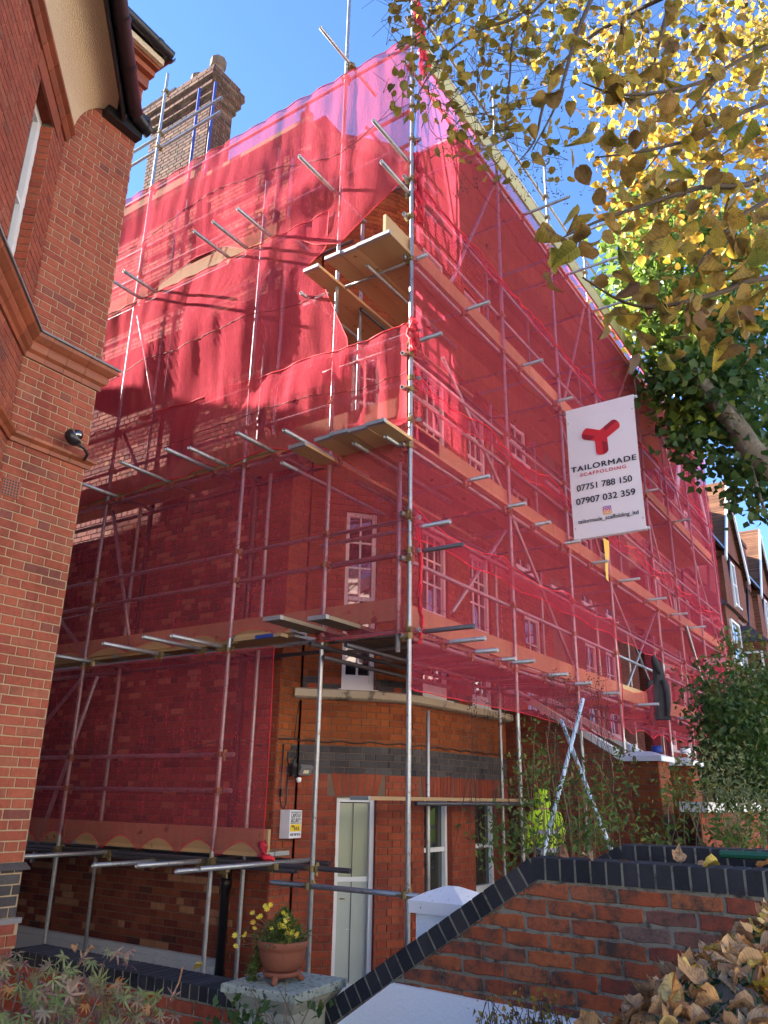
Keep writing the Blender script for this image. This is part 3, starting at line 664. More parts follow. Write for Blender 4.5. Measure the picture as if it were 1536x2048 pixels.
g = MB(); g.box(ax0+.012, ax1-.032, yf-.0045, yf-.002, az1-.028, az1-.020); g.box(ax0+.012, ax1-.032, yf-.0045, yf-.002, az0+.158, az0+.164); g.build('printed_rule', MT['print_black'], ALM)

# ------------------------------------------------------------------ the neighbouring house on the left
LH = empty('brick_house', (4.2, 6.28, -1.66), 'red brick house at the left edge with terracotta string courses, roughcast cove and dark gutters', 'house')
CX = 3.40
LS = plane_S((CX, 6.28, 0), (1,0,0), (0,-1,0)); LW = 4.2-CX
k = math.sqrt(.5); TC = Vector((-.72,-.694,0)).normalized(); NC = Vector((-TC.y, TC.x, 0)); 
if NC.y > 0: NC = -NC
CS0 = plane_S((CX, 6.28, 0), TC, NC)
z_left = lambda s, z, r: 'brick_blue' if -.93 < z < -.55 else 'brick_left'
backing(LH, LS, 0, LW, -1.7, 8.0, 'mortar_lime', name='front_wall')
brickwork(LH, LS, 0.004, LW, -.94, 8.02, 'flemish', z_left, npart=170, rng=random.Random(21))
brickwork(LH, plane_S((CX, 6.255, 0), (1,0,0), (0,-1,0)), 0.004, LW+.02, -1.66, -.97, 'flemish', z_left, npart=30, rng=random.Random(22), course=.0862)
g = MB(); g.box(CX, 4.222, 6.259, 6.30, -1.7, -.955); g.build('plinth', MT['mortar_lime'], LH)
g = MB(); g.box(CX, 4.235, 6.238, 6.30, -.985, -.945); g.build('damp_course', MT['lead'], LH)
# chamfered blue plinth bricks stand proud at the band
g = MB(); g.hexa([(CX,6.24,-.60),(4.25,6.24,-.60),(4.25,6.29,-.60),(CX,6.29,-.60),(CX,6.268,-.545),(4.215,6.268,-.545),(4.215,6.29,-.545),(CX,6.29,-.545)]); g.build('plinth_course', MT['brick_blue'], LH)
# canted bay face with its window
wh = [(.37, .93, 3.98, 6.02), (.37, .93, .2, 2.6)]
backing(LH, CS0, 0, 2.6, -1.7, 6.3, 'mortar_lime', wh, name='bay_wall')
brickwork(LH, CS0, .004, 2.6, -1.66, 6.30, 'flemish', z_left, wh, npart=70, rng=random.Random(23))
for hh in wh:
    a, b, c, d = hh
    # brick jambs: courses on the inner faces of the opening
    P, t_, n_ = CS0(a, 0); JS = plane_S((P.x, P.y, 0), -n_, t_); backing(LH, JS, 0, .22, c, d, 'mortar_dark', name='jamb')
    brickwork(LH, JS, .0, .22, c, d, 'stretcher', lambda s, z, r: 'brick_red', npart=20, L=.23, rng=random.Random(31))
    P, t_, n_ = CS0(b, 0); m_ = MB(); m_.quad(CS0(b,c)[0], CS0(b,c)[0]-n_*.22, CS0(b,d)[0]-n_*.22, CS0(b,d)[0]); m_.quad(CS0(a,d)[0], CS0(b,d)[0], CS0(b,d)[0]-n_*.22, CS0(a,d)[0]-n_*.22); m_.build('jamb', MT['brick_red'], LH)
    sash(LH, CS0, hh, .16, 1, 2, fw=.09)
# lintel of smooth terracotta above the upper window
g = MB(); g.obox(CS0(.65, 6.1)[0]+NC*.006, TC, NC, (0,0,1), .42, .012, .115); g.build('lintel', MT['terracotta'], LH)
def moulding(name, prof, zoff, mat, pieces=True):
    """terracotta moulding along the bay and round on to the front wall, piece by piece; prof = (outward, up)"""
    segs = []
    mit = (NC+Vector((0,-1,0))); mit = mit/ (1+NC.dot(Vector((0,-1,0))))
    L1, st = 2.6, .26; n1 = int(L1/st)
    def ring(base, nrm): return [base+nrm*o+Vector((0,0,z)) for o, z in prof]
    c0 = Vector((CX, 6.28, zoff))
    for i in range(n1):
        a, b = i*st+.003, (i+1)*st-.003
        r0 = ring(c0+TC*a, mit if i == 0 else NC); r1 = ring(c0+TC*b, NC); segs.append((r0, r1))
    n2 = 4
    for i in range(n2):
        a, b = LW*i/n2+.002, LW*(i+1)/n2-.002
        ex = max(o for o, z in prof)
        r0 = ring(c0+Vector((a,0,0)), mit if i == 0 else Vector((0,-1,0)))
        r1 = ring(c0+Vector((b,0,0)), Vector((0,-1,0)))
        if i == n2-1: r1 = [c0+Vector((LW+o, -o, z)) for o, z in prof]
        segs.append((r1, r0))
    for r0, r1 in segs:
        g = MB(); kk = len(prof); g.v = [tuple(p) for p in r0+r1]
        for i in range(kk): j = (i+1) % kk; g.face((i, j, kk+j, kk+i))
        g.face(range(kk-1, -1, -1)); g.face(range(kk, 2*kk)); g.build(name, MT[mat], LH)
moulding('string_course', [(0,0),(.025,0),(.03,.05),(.06,.075),(.075,.12),(.07,.15),(.09,.165),(.125,.20),(.13,.235),(0,.235)], 3.70, 'terracotta')
moulding('weathering', [(0,0),(.15,0),(.15,.022),(0,.05)], 3.937, 'lead')
moulding('string_course', [(0,0),(.03,0),(.04,.035),(.075,.06),(.08,.085),(.05,.11),(0,.12)], 2.87, 'terracotta')
# moulded drip over the window, under the cove
g = MB(); pr = [(0,0),(.03,.0),(.06,.04),(.06,.07),(.10,.09),(.10,.13),(0,.13)]
for i in range(9):
    a, b = .0+i*.28+.003, .28*(i+1)-.003; r0 = [Vector((CX,6.28,6.17))+TC*a+NC*o+Vector((0,0,z)) for o, z in pr]; r1 = [p+TC*(b-a) for p in r0]
    g = MB(); kk = len(pr); g.v = [tuple(p) for p in r0+r1]
    for x in range(kk): y = (x+1) % kk; g.face((x, y, kk+y, kk+x))
    g.face(range(kk-1, -1, -1)); g.face(range(kk, 2*kk)); g.build('drip_mould', MT['terracotta'], LH)
# roughcast cove swelling out below the gutter
prof = [(.03+.42*(1-math.cos(a)), .62*math.sin(a)) for a in [i*math.pi/2/10 for i in range(11)]]
g = MB(); rows = []
for L_ in (0.0, .6, 1.3, 2.0, 2.7): rows.append([Vector((CX,6.28,6.30))+TC*L_+NC*o+Vector((0,0,z)) for o, z in prof])
# the cove's free end is cut off square against the front wall
e0 = [Vector((CX+.03+o*1.05, 6.28-.012-o*.06, 6.30+z)) for o, z in prof]
g.grid([e0]+rows); g.poly(e0+[Vector((CX, 6.279, 6.92))]); g.build('cove', MT['roughcast'], LH, True)
g = MB(); top = [Vector((CX,6.28,6.92))+TC*L_+NC*.46 for L_ in (-.35, 2.7)]; g.obox((top[0]+top[1])/2, TC, NC, (0,0,1), 1.5, .022, .02); g.build('cove_trim', MT['roughcast'], LH)
# gutters: half-round cast iron, front eave and bay eave
def gutter(name, a, b, r, n, parent, mat='black_iron', back=.0):
    a, b = Vector(a), Vector(b); d = (b-a).normalized(); n = Vector(n).normalized(); g = MB(); rows = []
    for P in (a, b):
        rows.append([P+n*(r*math.cos(t_))+Vector((0,0,-r*math.sin(t_))) for t_ in [math.pi*i/10 for i in range(11)]]+[P+n*(.85*r*math.cos(t_))+Vector((0,0,-.85*r*math.sin(t_))) for t_ in [math.pi*(10-i)/10 for i in range(11)]])
    g.grid(rows); g.poly(rows[0]); g.poly(rows[1][::-1]); o = g.build(name, MT[mat], parent, True)
    L_ = (b-a).length; kk = max(1, int(L_/.55))
    for i in range(kk+1):
        P = a+d*min(L_, .04+i*.55); g = MB()
        rw = [[Q+n*(1.13*r*math.cos(t_))+Vector((0,0,-1.13*r*math.sin(t_)-.002)) for t_ in [math.pi*x/10 for x in range(11)]] for Q in (P-d*.03, P+d*.03)]
        g.grid(rw); g.build('gutter_joint', MT[mat], o, True)
    return o
b0 = Vector((CX,6.28,6.98))+TC*-.30+NC*.56; b1 = Vector((CX,6.28,6.98))+TC*2.7+NC*.56
gutter('gutter', b0, b1, .085, NC, LH, 'black_iron')
g = MB(); g.obox((b0+b1)/2-NC*.09+Vector((0,0,.0)), TC, NC, (0,0,1), 1.5, .012, .16); g.build('fascia', MT['black_iron'], LH)
gutter('gutter', (b0.x, b0.y, 6.98), (4.215, 6.12, 6.93), .07, (0,-1,0), LH)
g = MB(); g.box(3.75, 4.205, 6.17, 6.277, 6.80, 6.97); g.box(3.75, 4.205, 6.06, 6.277, 6.985, 7.03); g.build('fascia', MT['black_iron'], LH)
# bay roof
g = MB(); bz = 7.03; p0 = Vector((CX,6.28,bz))+TC*2.7+NC*.5; p1 = Vector((CX,6.28,bz))+TC*-.3+NC*.5; g.quad(p0, p1, Vector((CX-.05,6.27,7.7)), Vector((CX,6.27,7.9))+TC*2.7); g.quad(p1, Vector((4.27,6.1,bz)), Vector((4.25,6.27,bz+.2)), Vector((CX-.05,6.27,7.7))); g.build('bay_roof', MT['roof_tile'], LH)
# eaves of the main roof: terracotta cornice, cream soffit, gutter
ez = 7.74
g = MB(); g.box(2.4, 4.22, 6.22, 6.277, ez-.16, ez-.02); g.build('cornice', MT['terracotta'], LH)
g = MB(); g.box(2.4, 4.235, 6.15, 6.277, ez-.015, ez+.06); g.build('cornice', MT['terracotta'], LH)
g = MB(); g.box(2.4, 4.245, 6.09, 6.277, ez+.065, ez+.17); g.build('cornice', MT['terracotta'], LH)
g = MB(); g.box(2.4, 4.25, 6.03, 6.08, ez+.10, ez+.24); g.box(2.4, 4.25, 6.03, 6.3, ez+.18, ez+.24); g.build('soffit', MT['roughcast'], LH)
gutter('gutter', (2.4, 5.98, ez+.30), (4.29, 5.98, ez+.26), .075, (0,-1,0), LH)
gutter('gutter', (4.27, 5.96, ez+.26), (4.27, 8.5, ez+.26), .075, (1,0,0), LH)
g = MB(); g.box(4.20, 4.26, 6.06, 12.4, ez+.14, ez+.22); g.build('soffit', MT['black_iron'], LH)
g = MB(); g.quad((2.2,5.95,ez+.3),(4.30,5.97,ez+.3),(2.0,9.2,10.2),(-4,9.2,10.2)); g.quad((4.30,5.97,ez+.3),(4.30,12.6,ez+.3),(2.0,10.2,10.2),(2.0,9.2,10.2)); g.quad((4.30,12.6,ez+.3),(-6,12.6,ez+.3),(-6,10.2,10.2),(2.0,10.2,10.2)); g.quad((4.3,12.6,7.2),(4.3,15.6,7.2),(1.5,15.6,8.8),(1.5,12.6,8.8)); g.quad((4.3,15.5,9.25),(4.3,21.5,11.6),(-6,21.5,11.6),(-6,15.5,9.25)); g.quad((4.3,27,9.25),(4.3,21.5,11.6),(-6,21.5,11.6),(-6,27,9.25)); g.poly([(4.25,15.6,9.2),(4.25,27,9.2),(4.25,21.5,11.6)]); g.build('roof', MT['roof_tile'], LH)  # rear wing and its gable, out of view, shaped to set the netting's shadow
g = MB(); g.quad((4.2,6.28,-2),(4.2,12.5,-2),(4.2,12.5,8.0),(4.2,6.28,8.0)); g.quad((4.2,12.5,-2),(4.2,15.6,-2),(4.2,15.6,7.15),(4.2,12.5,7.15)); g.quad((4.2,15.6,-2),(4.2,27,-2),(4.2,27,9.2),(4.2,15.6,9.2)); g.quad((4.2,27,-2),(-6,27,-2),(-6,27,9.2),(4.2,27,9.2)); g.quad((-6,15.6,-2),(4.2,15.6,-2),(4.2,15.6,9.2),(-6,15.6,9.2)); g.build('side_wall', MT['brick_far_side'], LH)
for y_, z_ in ((14.4, 8.9), (25.2, 11.8)):  # unseen stacks and pots added to break up the shadow edge on the netting
    g = MB(); g.box(3.3, 4.0, y_, y_+.55, 7, z_); g.build('chimney_stack', MT['brick_far_side'], LH)
    for k_ in (.2, .5): g = MB(); g.lathe([(.10,0),(.09,.45),(.12,.5)], (3.3+k_, y_+.28, z_), 8); g.build('chimney_pot', MT['terracotta'], LH)
g = MB(); a_ = CS0(2.6, 0)[0]; g.quad((-6,a_.y,-1.7),(a_.x,a_.y,-1.7),(a_.x,a_.y,6.3),(-6,a_.y,6.3)); g.quad((-6,6.28,6.3),(CX,6.28,6.3),(CX,6.28,8.3),(-6,6.28,8.3)); g.build('bay_front', MT['brick_far'], LH)
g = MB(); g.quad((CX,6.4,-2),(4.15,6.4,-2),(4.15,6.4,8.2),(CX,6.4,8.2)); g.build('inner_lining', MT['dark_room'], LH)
# air brick and repair of pinkish mortar round it
g = MB(); g.box(CX+.03, CX+.20, 6.262, 6.28, 2.37, 2.53)
ab = g.build('air_brick', MT['terracotta'], LH); g = MB()
for i in range(6):
    for j in range(6): x, z = CX+.045+i*.026, 2.385+j*.0255; g.box(x-.0075, x+.0075, 6.2605, 6.27, z-.0075, z+.0075)
g.build('vent_holes', MT['print_black'], ab)
# dome camera on the lower string course
CAMR = empty('security_camera', (3.98, 6.15, 3.05), 'small black dome security camera fixed above the lower string course', 'camera')
g = MB(); g.lathe([(.0,-.06),(.05,-.055),(.075,-.03),(.082,0),(.08,.03),(.065,.045)], (0,0,0), 20)
o = g.build('housing', MT['black_iron'], None, True); M = Matrix.Translation(Vector((3.93,6.13,3.06)))@Matrix.Rotation(math.radians(55),4,'X')@Matrix.Rotation(math.radians(25),4,'Y'); o.parent = CAMR; o.matrix_parent_inverse = W[CAMR.name].inverted(); o.matrix_basis = M; W[o.name] = M
g = MB(); g.lathe([(.052,.04),(.05,.06),(.035,.085),(.015,.098),(0,.10)], (0,0,0), 18); obj('dome_lens', g.mesh('dome_lens', True), MT['glass'], CAMR, M)
g = MB(); g.lathe([(.064,.042),(.058,.05),(.052,.045)], (0,0,0), 20); obj('lens_ring', g.mesh('lens_ring', True), MT['lead'], CAMR, M)
g = MB(); g.tube([(3.95,6.12,3.02),(4.03,6.08,2.98),(4.10,6.12,2.95),(4.13,6.2,2.93),(4.14,6.27,2.95)], .014, seg=8); g.build('cable_conduit', MT['black_iron'], CAMR, True)

# ------------------------------------------------------------------ garden walls
def coping_run(parent, pts, xa, xb, mat='brick_coping', pitch=.083, h=.108):
    """bricks on edge laid side by side along a line of (y,z) points, top face following it"""
    P = [Vector((0, a, b)) for a, b in pts]
    for i in range(len(P)-1):
        d = P[i+1]-P[i]; L_ = d.length; d.normalize(); nn = Vector((0, -d.z, d.y)); nn = nn if nn.z > 0 else -nn; cnt = int(round(L_/pitch))
        for j in range(cnt):
            c = P[i]+d*(L_*(j+.5)/cnt); w_ = L_/cnt/2-.006; hh = h+RNG.uniform(-.002, .003); b = .004
            jx = RNG.uniform(-.002, .002); rows = MB(); rx = RNG.uniform(-.012, .012); dd = (d+nn*rx).normalized(); n2 = (nn-d*rx).normalized()
            def Q(a, x, z): return c+dd*a+n2*(z-hh)+Vector((x+jx, 0, 0))
            rows.v = [tuple(v) for v in [Q(-w_,xa,0),Q(w_,xa,0),Q(w_,xb,0),Q(-w_,xb,0), Q(-w_,xa,hh-b),Q(w_,xa,hh-b),Q(w_,xb,hh-b),Q(-w_,xb,hh-b), Q(-w_+b,xa+b,hh),Q(w_-b,xa+b,hh),Q(w_-b,xb-b,hh),Q(-w_+b,xb-b,hh)]]
            for f in ((0,1,5,4),(1,2,6,5),(2,3,7,6),(3,0,4,7),(4,5,9,8),(5,6,10,9),(6,7,11,10),(7,4,8,11),(8,9,10,11)): rows.face(f)
            rows.build('coping_brick', MT[mat], parent)
        m = MB(); lo = [P[i]-nn*(h+.004), P[i+1]-nn*(h+.004), P[i+1]-nn*.004, P[i]-nn*.004]
        m.prism([v+Vector((xa+.004,0,0)) for v in lo], (xb-xa-.008, 0, 0)); m.build('bedding', MT['mortar_grey'], parent)
GW = empty('garden_wall', (4.3, 1.9, -1.6), 'weathered red brick garden wall in front, blue brick coping running level then sloping down', 'wall')
y_k, z_k, y_e, z_e = 1.92, -.293, 3.62, -1.385
coping_run(GW, [(-1.2, z_k), (y_k, z_k)], 4.29, 4.51); coping_run(GW, [(y_k+.01, z_k-.005), (y_e, z_e)], 4.29, 4.51)
sl = (z_e-z_k)/(y_e-y_k)
GS = plane_S((4.30, 4.4, 0), (0,-1,0), (-1,0,0))     # s runs from the low end towards the street
cl = [(0, 1, z_k-.112), (sl, 1, z_k-.135+sl*(4.4-y_k))]   # under the level coping, under the sloping coping
backing(GW, GS, .3, 5.6, -1.7, -.38, 'mortar_grey', (), cl, name='wall_core')
brickwork(GW, GS, .3, 5.6, -1.6825, -.38, 'stretcher', lambda s, z, r: 'brick_garden', (), cl, npart=150, L=.252, joint=.015, rng=random.Random(41), jig=.004, rough=.0045)
g = MB(); g.quad((4.5,4.0,-2.1),(4.5,-1.2,-2.1),(4.5,-1.2,-.40),(4.5,1.92,-.40)); g.build('rear_face', MT['mortar_grey'], GW)
# white painted rendered foot of the wall
m = MB(); poly = [(4.262, 3.15, -1.235), (4.262, 2.78, -.985), (4.262, 1.70, -1.012), (4.262, .2, -1.03), (4.262, .2, -1.7), (4.262, 3.3, -1.7)]
m.prism(poly, (.037, 0, 0)); m.build('painted_plinth', MT['white_render'], GW)
GW2 = empty('garden_wall', (5.15, 1.2, -1.6), 'second blue brick coped garden wall farther back, behind the nearer one', 'wall')
coping_run(GW2, [(-1.2, -.235), (1.66, -.245)], 5.0, 5.22); coping_run(GW2, [(1.67, -.25), (2.7, -.80)], 5.0, 5.22)
G2 = plane_S((5.01, 4.4, 0), (0,-1,0), (-1,0,0)); cl2 = [(0,1,-.35), (-.53, 1, -.35-.03-.53*(4.4-1.66))]
backing(GW2, G2, 1.6, 5.6, -2.0, -.34, 'mortar_grey', (), cl2, name='wall_core'); brickwork(GW2, G2, 1.6, 5.6, -2.0, -.34, 'stretcher', lambda s, z, r: 'brick_garden', (), cl2, npart=0, L=.252, joint=.014, rng=random.Random(42), jig=.003, rough=.0035)
g = MB(); g.tube([(4.75,1.05,-.255),(4.75,.2,-.25)], .02, seg=8); o = g.build('handrail', MT['green_paint']); tag(o, 'dark green painted rail end between the two coped garden walls', 'rail')
# low boundary wall at the passage
LWL = empty('low_wall', (4.2, 5, -1.6), 'low red brick wall with blue brick coping leading from the stone pedestal to the left house', 'wall')
coping_run(LWL, [(3.75, -1.148), (6.2, -1.15)], 4.15, 4.44, pitch=.083, h=.085)
LB = plane_S((4.17, 6.2, 0), (0,-1,0), (-1,0,0)); backing(LWL, LB, 0, 2.5, -1.80, -1.24, 'mortar_grey', name='wall_core'); brickwork(LWL, LB, 0, 2.5, -1.80, -1.24, 'stretcher', lambda s, z, r: 'brick_red', npart=90, rng=random.Random(43), L=.25, joint=.012)
g = MB(); g.quad((4.42,6.2,-2.1),(4.42,3.7,-2.1),(4.42,3.7,-1.24),(4.42,6.2,-1.24)); g.build('rear_face', MT['mortar_grey'], LWL)
# stone pedestal carrying the flower pot
PC = Vector((4.13, 3.44, 0)); PED = empty('stone_pedestal', (PC.x, PC.y, -1.7), 'weathered square stone pedestal with moulded cap at the end of the low wall', 'pedestal')
pz = -1.03; rot = Matrix.Rotation(math.radians(4), 4, 'Z')
def sq(m, r0, r1, z0, z1):
    P = [Vector((a*r0, b*r0, z0)) for a, b in ((-1,-1),(1,-1),(1,1),(-1,1))]+[Vector((a*r1, b*r1, z1)) for a, b in ((-1,-1),(1,-1),(1,1),(-1,1))]
    m.hexa([PC+(rot@p) for p in P])
m = MB(); sq(m, .262, .262, pz-.045, pz-.006); sq(m, .262, .255, pz-.006, pz); m.build('cap_slab', MT['stone_lichen'], PED)
m = MB(); sq(m, .20, .235, pz-.12, pz-.075); sq(m, .235, .25, pz-.075, pz-.047); m.build('cap_moulding', MT['stone_weathered'], PED)
m = MB(); sq(m, .20, .195, -1.75, pz-.122); m.build('shaft', MT['stone_weathered'], PED)
# terracotta pot on its footed stand
POT = empty('flower_pot', (PC.x-.03, PC.y+.0, pz), 'round terracotta bowl on a footed clay stand, filled with yellow flowers', 'flower pot')
pc = Vector((PC.x-.035, PC.y+.0, pz))
m = MB(); m.lathe([(.0,.055),(.085,.057),(.105,.075),(.125,.11),(.140,.16),(.143,.178),(.150,.182),(.152,.215),(.146,.22),(.136,.216),(.134,.19),(.0,.185)], pc, 32); m.build('bowl', MT['pot_clay'], POT, True)
m = MB(); m.lathe([(0,.03),(.10,.03),(.112,.042),(.11,.056),(.09,.058),(0,.058)], pc, 28); m.build('saucer', MT['pot_clay'], POT, True)
for a in (200, 320, 80):
    a = math.radians(a); d = Vector((math.cos(a), math.sin(a), 0)); m = MB()
    m.tube([pc+d*.07+Vector((0,0,.045)), pc+d*.10+Vector((0,0,.03)), pc+d*.118+Vector((0,0,.014)), pc+d*.135+Vector((0,0,.010))], .016, rad=[.020,.022,.017,.013], seg=8); m.build('foot', MT['pot_clay'], POT, True)
m = MB(); m.lathe([(0,.205),(.12,.200),(.135,.195)], pc, 20); m.build('soil', MT['soil'], POT)
# white rendered gate pier with a pyramid cap
WP = empty('white_pier', (5.17, 2.92, -2.0), 'white painted square pier with shallow pyramid cap behind the sloping wall', 'pier')
wc = Vector((5.17, 2.90, 0))
def wsq(m, r0, r1, z0, z1): m.hexa([wc+Vector((a*r0, b*r0, z0)) for a, b in ((-1,-1),(1,-1),(1,1),(-1,1))]+[wc+Vector((a*r1, b*r1, z1)) for a, b in ((-1,-1),(1,-1),(1,1),(-1,1))])
m = MB(); wsq(m, .17, .17, -2.08, -.72); m.build('pier_shaft', MT['white_render'], WP)
m = MB(); wsq(m, .205, .21, -.72, -.645); wsq(m, .21, .125, -.645, -.598); wsq(m, .125, .04, -.598, -.565); m.build('pier_cap', MT['speckled_white'], WP)
# timber offcuts stacked by the door
c0 = at(735, 1935, 8.4)
for i in range(4):
    m = MB(); a = math.radians(20+RNG.uniform(-12, 12)); t_ = Vector((math.cos(a), math.sin(a), 0)); m.obox((c0.x-.02-.03*(3-i), c0.y+.03*(3-i), -2.045+.072*i+.036+.0), t_, (-t_.y, t_.x, 0), (0,0,1), .19, .075, .034)
    o = m.build('timber_block', MT['board_x']); tag(o, ('lowest', 'second lowest', 'second highest', 'topmost')[i]+' of the short pale timber blocks stacked at the foot of the door', 'timber', 'timber blocks by the door')
m = MB(); m.obox((6.95,5.15,-1.98), (.9,.4,0), (-.4,.9,0), (0,0,1), .16, .12, .08); o = m.build('stone_block', MT['grey_render']); tag(o, 'pale painted stone block on the ground beside the narrow door', 'block')

# ------------------------------------------------------------------ entrance stair, piers and walls at the street side
ST = empty('entrance_stair', (12.3, 5, -1.5), 'raised entrance stair between brick side walls with white sloping handrails', 'staircase')
for xw in (11.75, 13.2):
    Sx = plane_S((xw, 6.29, 0), (0,-1,0), (-1,0,0)); clp = [(0.60, 1, 2.02)]
    backing(ST, Sx, 0, 2.6, -2.0, 1.3, 'mortar_dark', (), clp, name='stair_wall')
    if xw < 12: brickwork(ST, Sx, 0, 2.6, -2.0, 1.3, 'garden', lambda s, z, r: 'brick_red', (), clp, npart=90, rng=random.Random(51), score_ok=lambda p: 1050 < p[0] < 1270)
    g = MB(); d = Vector((0, -1, -.60)).normalized(); g.obox(Vector((xw+.06, 4.95, 1.30)), d, (1,0,0), d.cross(Vector((1,0,0))), 1.25, .10, .045); g.build('handrail', MT['speckled_white'], ST)
for i in range(13): g = MB(); g.box(11.95, 13.0, 3.75+i*.19, 6.28, -1.6+i*.2, -1.6+(i+1)*.2); g.build('step', MT['grey_render'], ST)
for i, (px_, py_, r_, lab) in enumerate(((12.12, 3.58, .27, 'brick gate pier with a broad white cap at the foot of the stair handrail'), (13.75, 3.55, .27, 'brick gate pier with flat white cap carrying paint pots'))):
    PR = empty('gate_pier', (px_, py_, -1.6), lab, 'pier', 'brick gate piers with white caps')
    for (O, t_, n_) in (((px_-r_, py_-r_, 0), (1,0,0), (0,-1,0)), ((px_-r_, py_+r_, 0), (0,-1,0), (-1,0,0))):
        Sx = plane_S(O, t_, n_); backing(PR, Sx, 0, 2*r_, -1.7, .53, 'mortar_dark', name='shaft'); brickwork(PR, Sx, 0, 2*r_, -1.7, .53, 'flemish', lambda s, z, r: 'brick_orange', npart=40, rng=random.Random(60+i))
    g = MB(); b = r_+.07; g.box(px_-b, px_+b, py_-b, py_+b, .53, .60); g.hexa([(px_-b,py_-b,.60),(px_+b,py_-b,.60),(px_+b,py_+b,.60),(px_-b,py_+b,.60),(px_-.12,py_-.12,.67),(px_+.12,py_-.12,.67),(px_+.12,py_+.12,.67),(px_-.12,py_+.12,.67)]); g.build('pier_cap', MT['white_paint'], PR)
FWL = empty('front_wall', (14, 2.9, -1.6), 'low brick front wall with white coping among the shrubs', 'wall')
Sx = plane_S((10.9, 2.6, 0), (1,-.03,0), (-.03,-1,0)); backing(FWL, Sx, 0, 6.5, -1.7, -.12, 'mortar_dark', name='wall_core'); brickwork(FWL, Sx, 0, 6.5, -1.7, -.12, 'flemish', lambda s, z, r: 'brick_red', npart=60, rng=random.Random(66), score_ok=lambda p: p[1] < 1720)
g = MB(); g.obox((14.15, 2.55, -.06), (1,-.03,0), (.03,1,0), (0,0,1), 3.3, .17, .06); g.build('wall_coping', MT['white_paint'], FWL)
def pot_of_paint(x, y, z, r, h, body, lid, lab):
    P = empty('paint_pot', (x, y, z), lab, 'paint pot', 'paint pots on the gate piers'); g = MB(); g.lathe([(0,0),(r,0),(r,h),(r*.92,h),(r*.92,h-.01)], (x,y,z), 16); g.build('tin', body, P, True)
    g = MB(); g.lathe([(0,h),(r*.97,h),(r*1.02,h+.01),(r*.9,h+.018),(0,h+.012)], (x,y,z), 16); g.build('lid', lid, P, True)
pot_of_paint(12.36, 3.45, .672, .075, .075, MT['blue_paint'], MT['blue_paint'], 'flat blue paint tin on the broad white pier cap')
pot_of_paint(12.0, 3.7, .672, .07, .08, MT['white_paint'], MT['plastic_white'], 'white plastic tub beside the blue tin on the pier cap')
pot_of_paint(14.0, 3.45, .672, .08, .15, MT['plastic_white'], MT['green_paint'], 'white paint tin at the right end of the flat pier cap')
g = MB(); g.obox((13.7, 3.4, .69), (1,.2,0), (-.2,1,0), (0,0,1), .14, .04, .02); o = g.build('brick_block', MT['brick_red']); tag(o, 'loose red brick lying on the flat white pier cap', 'brick')

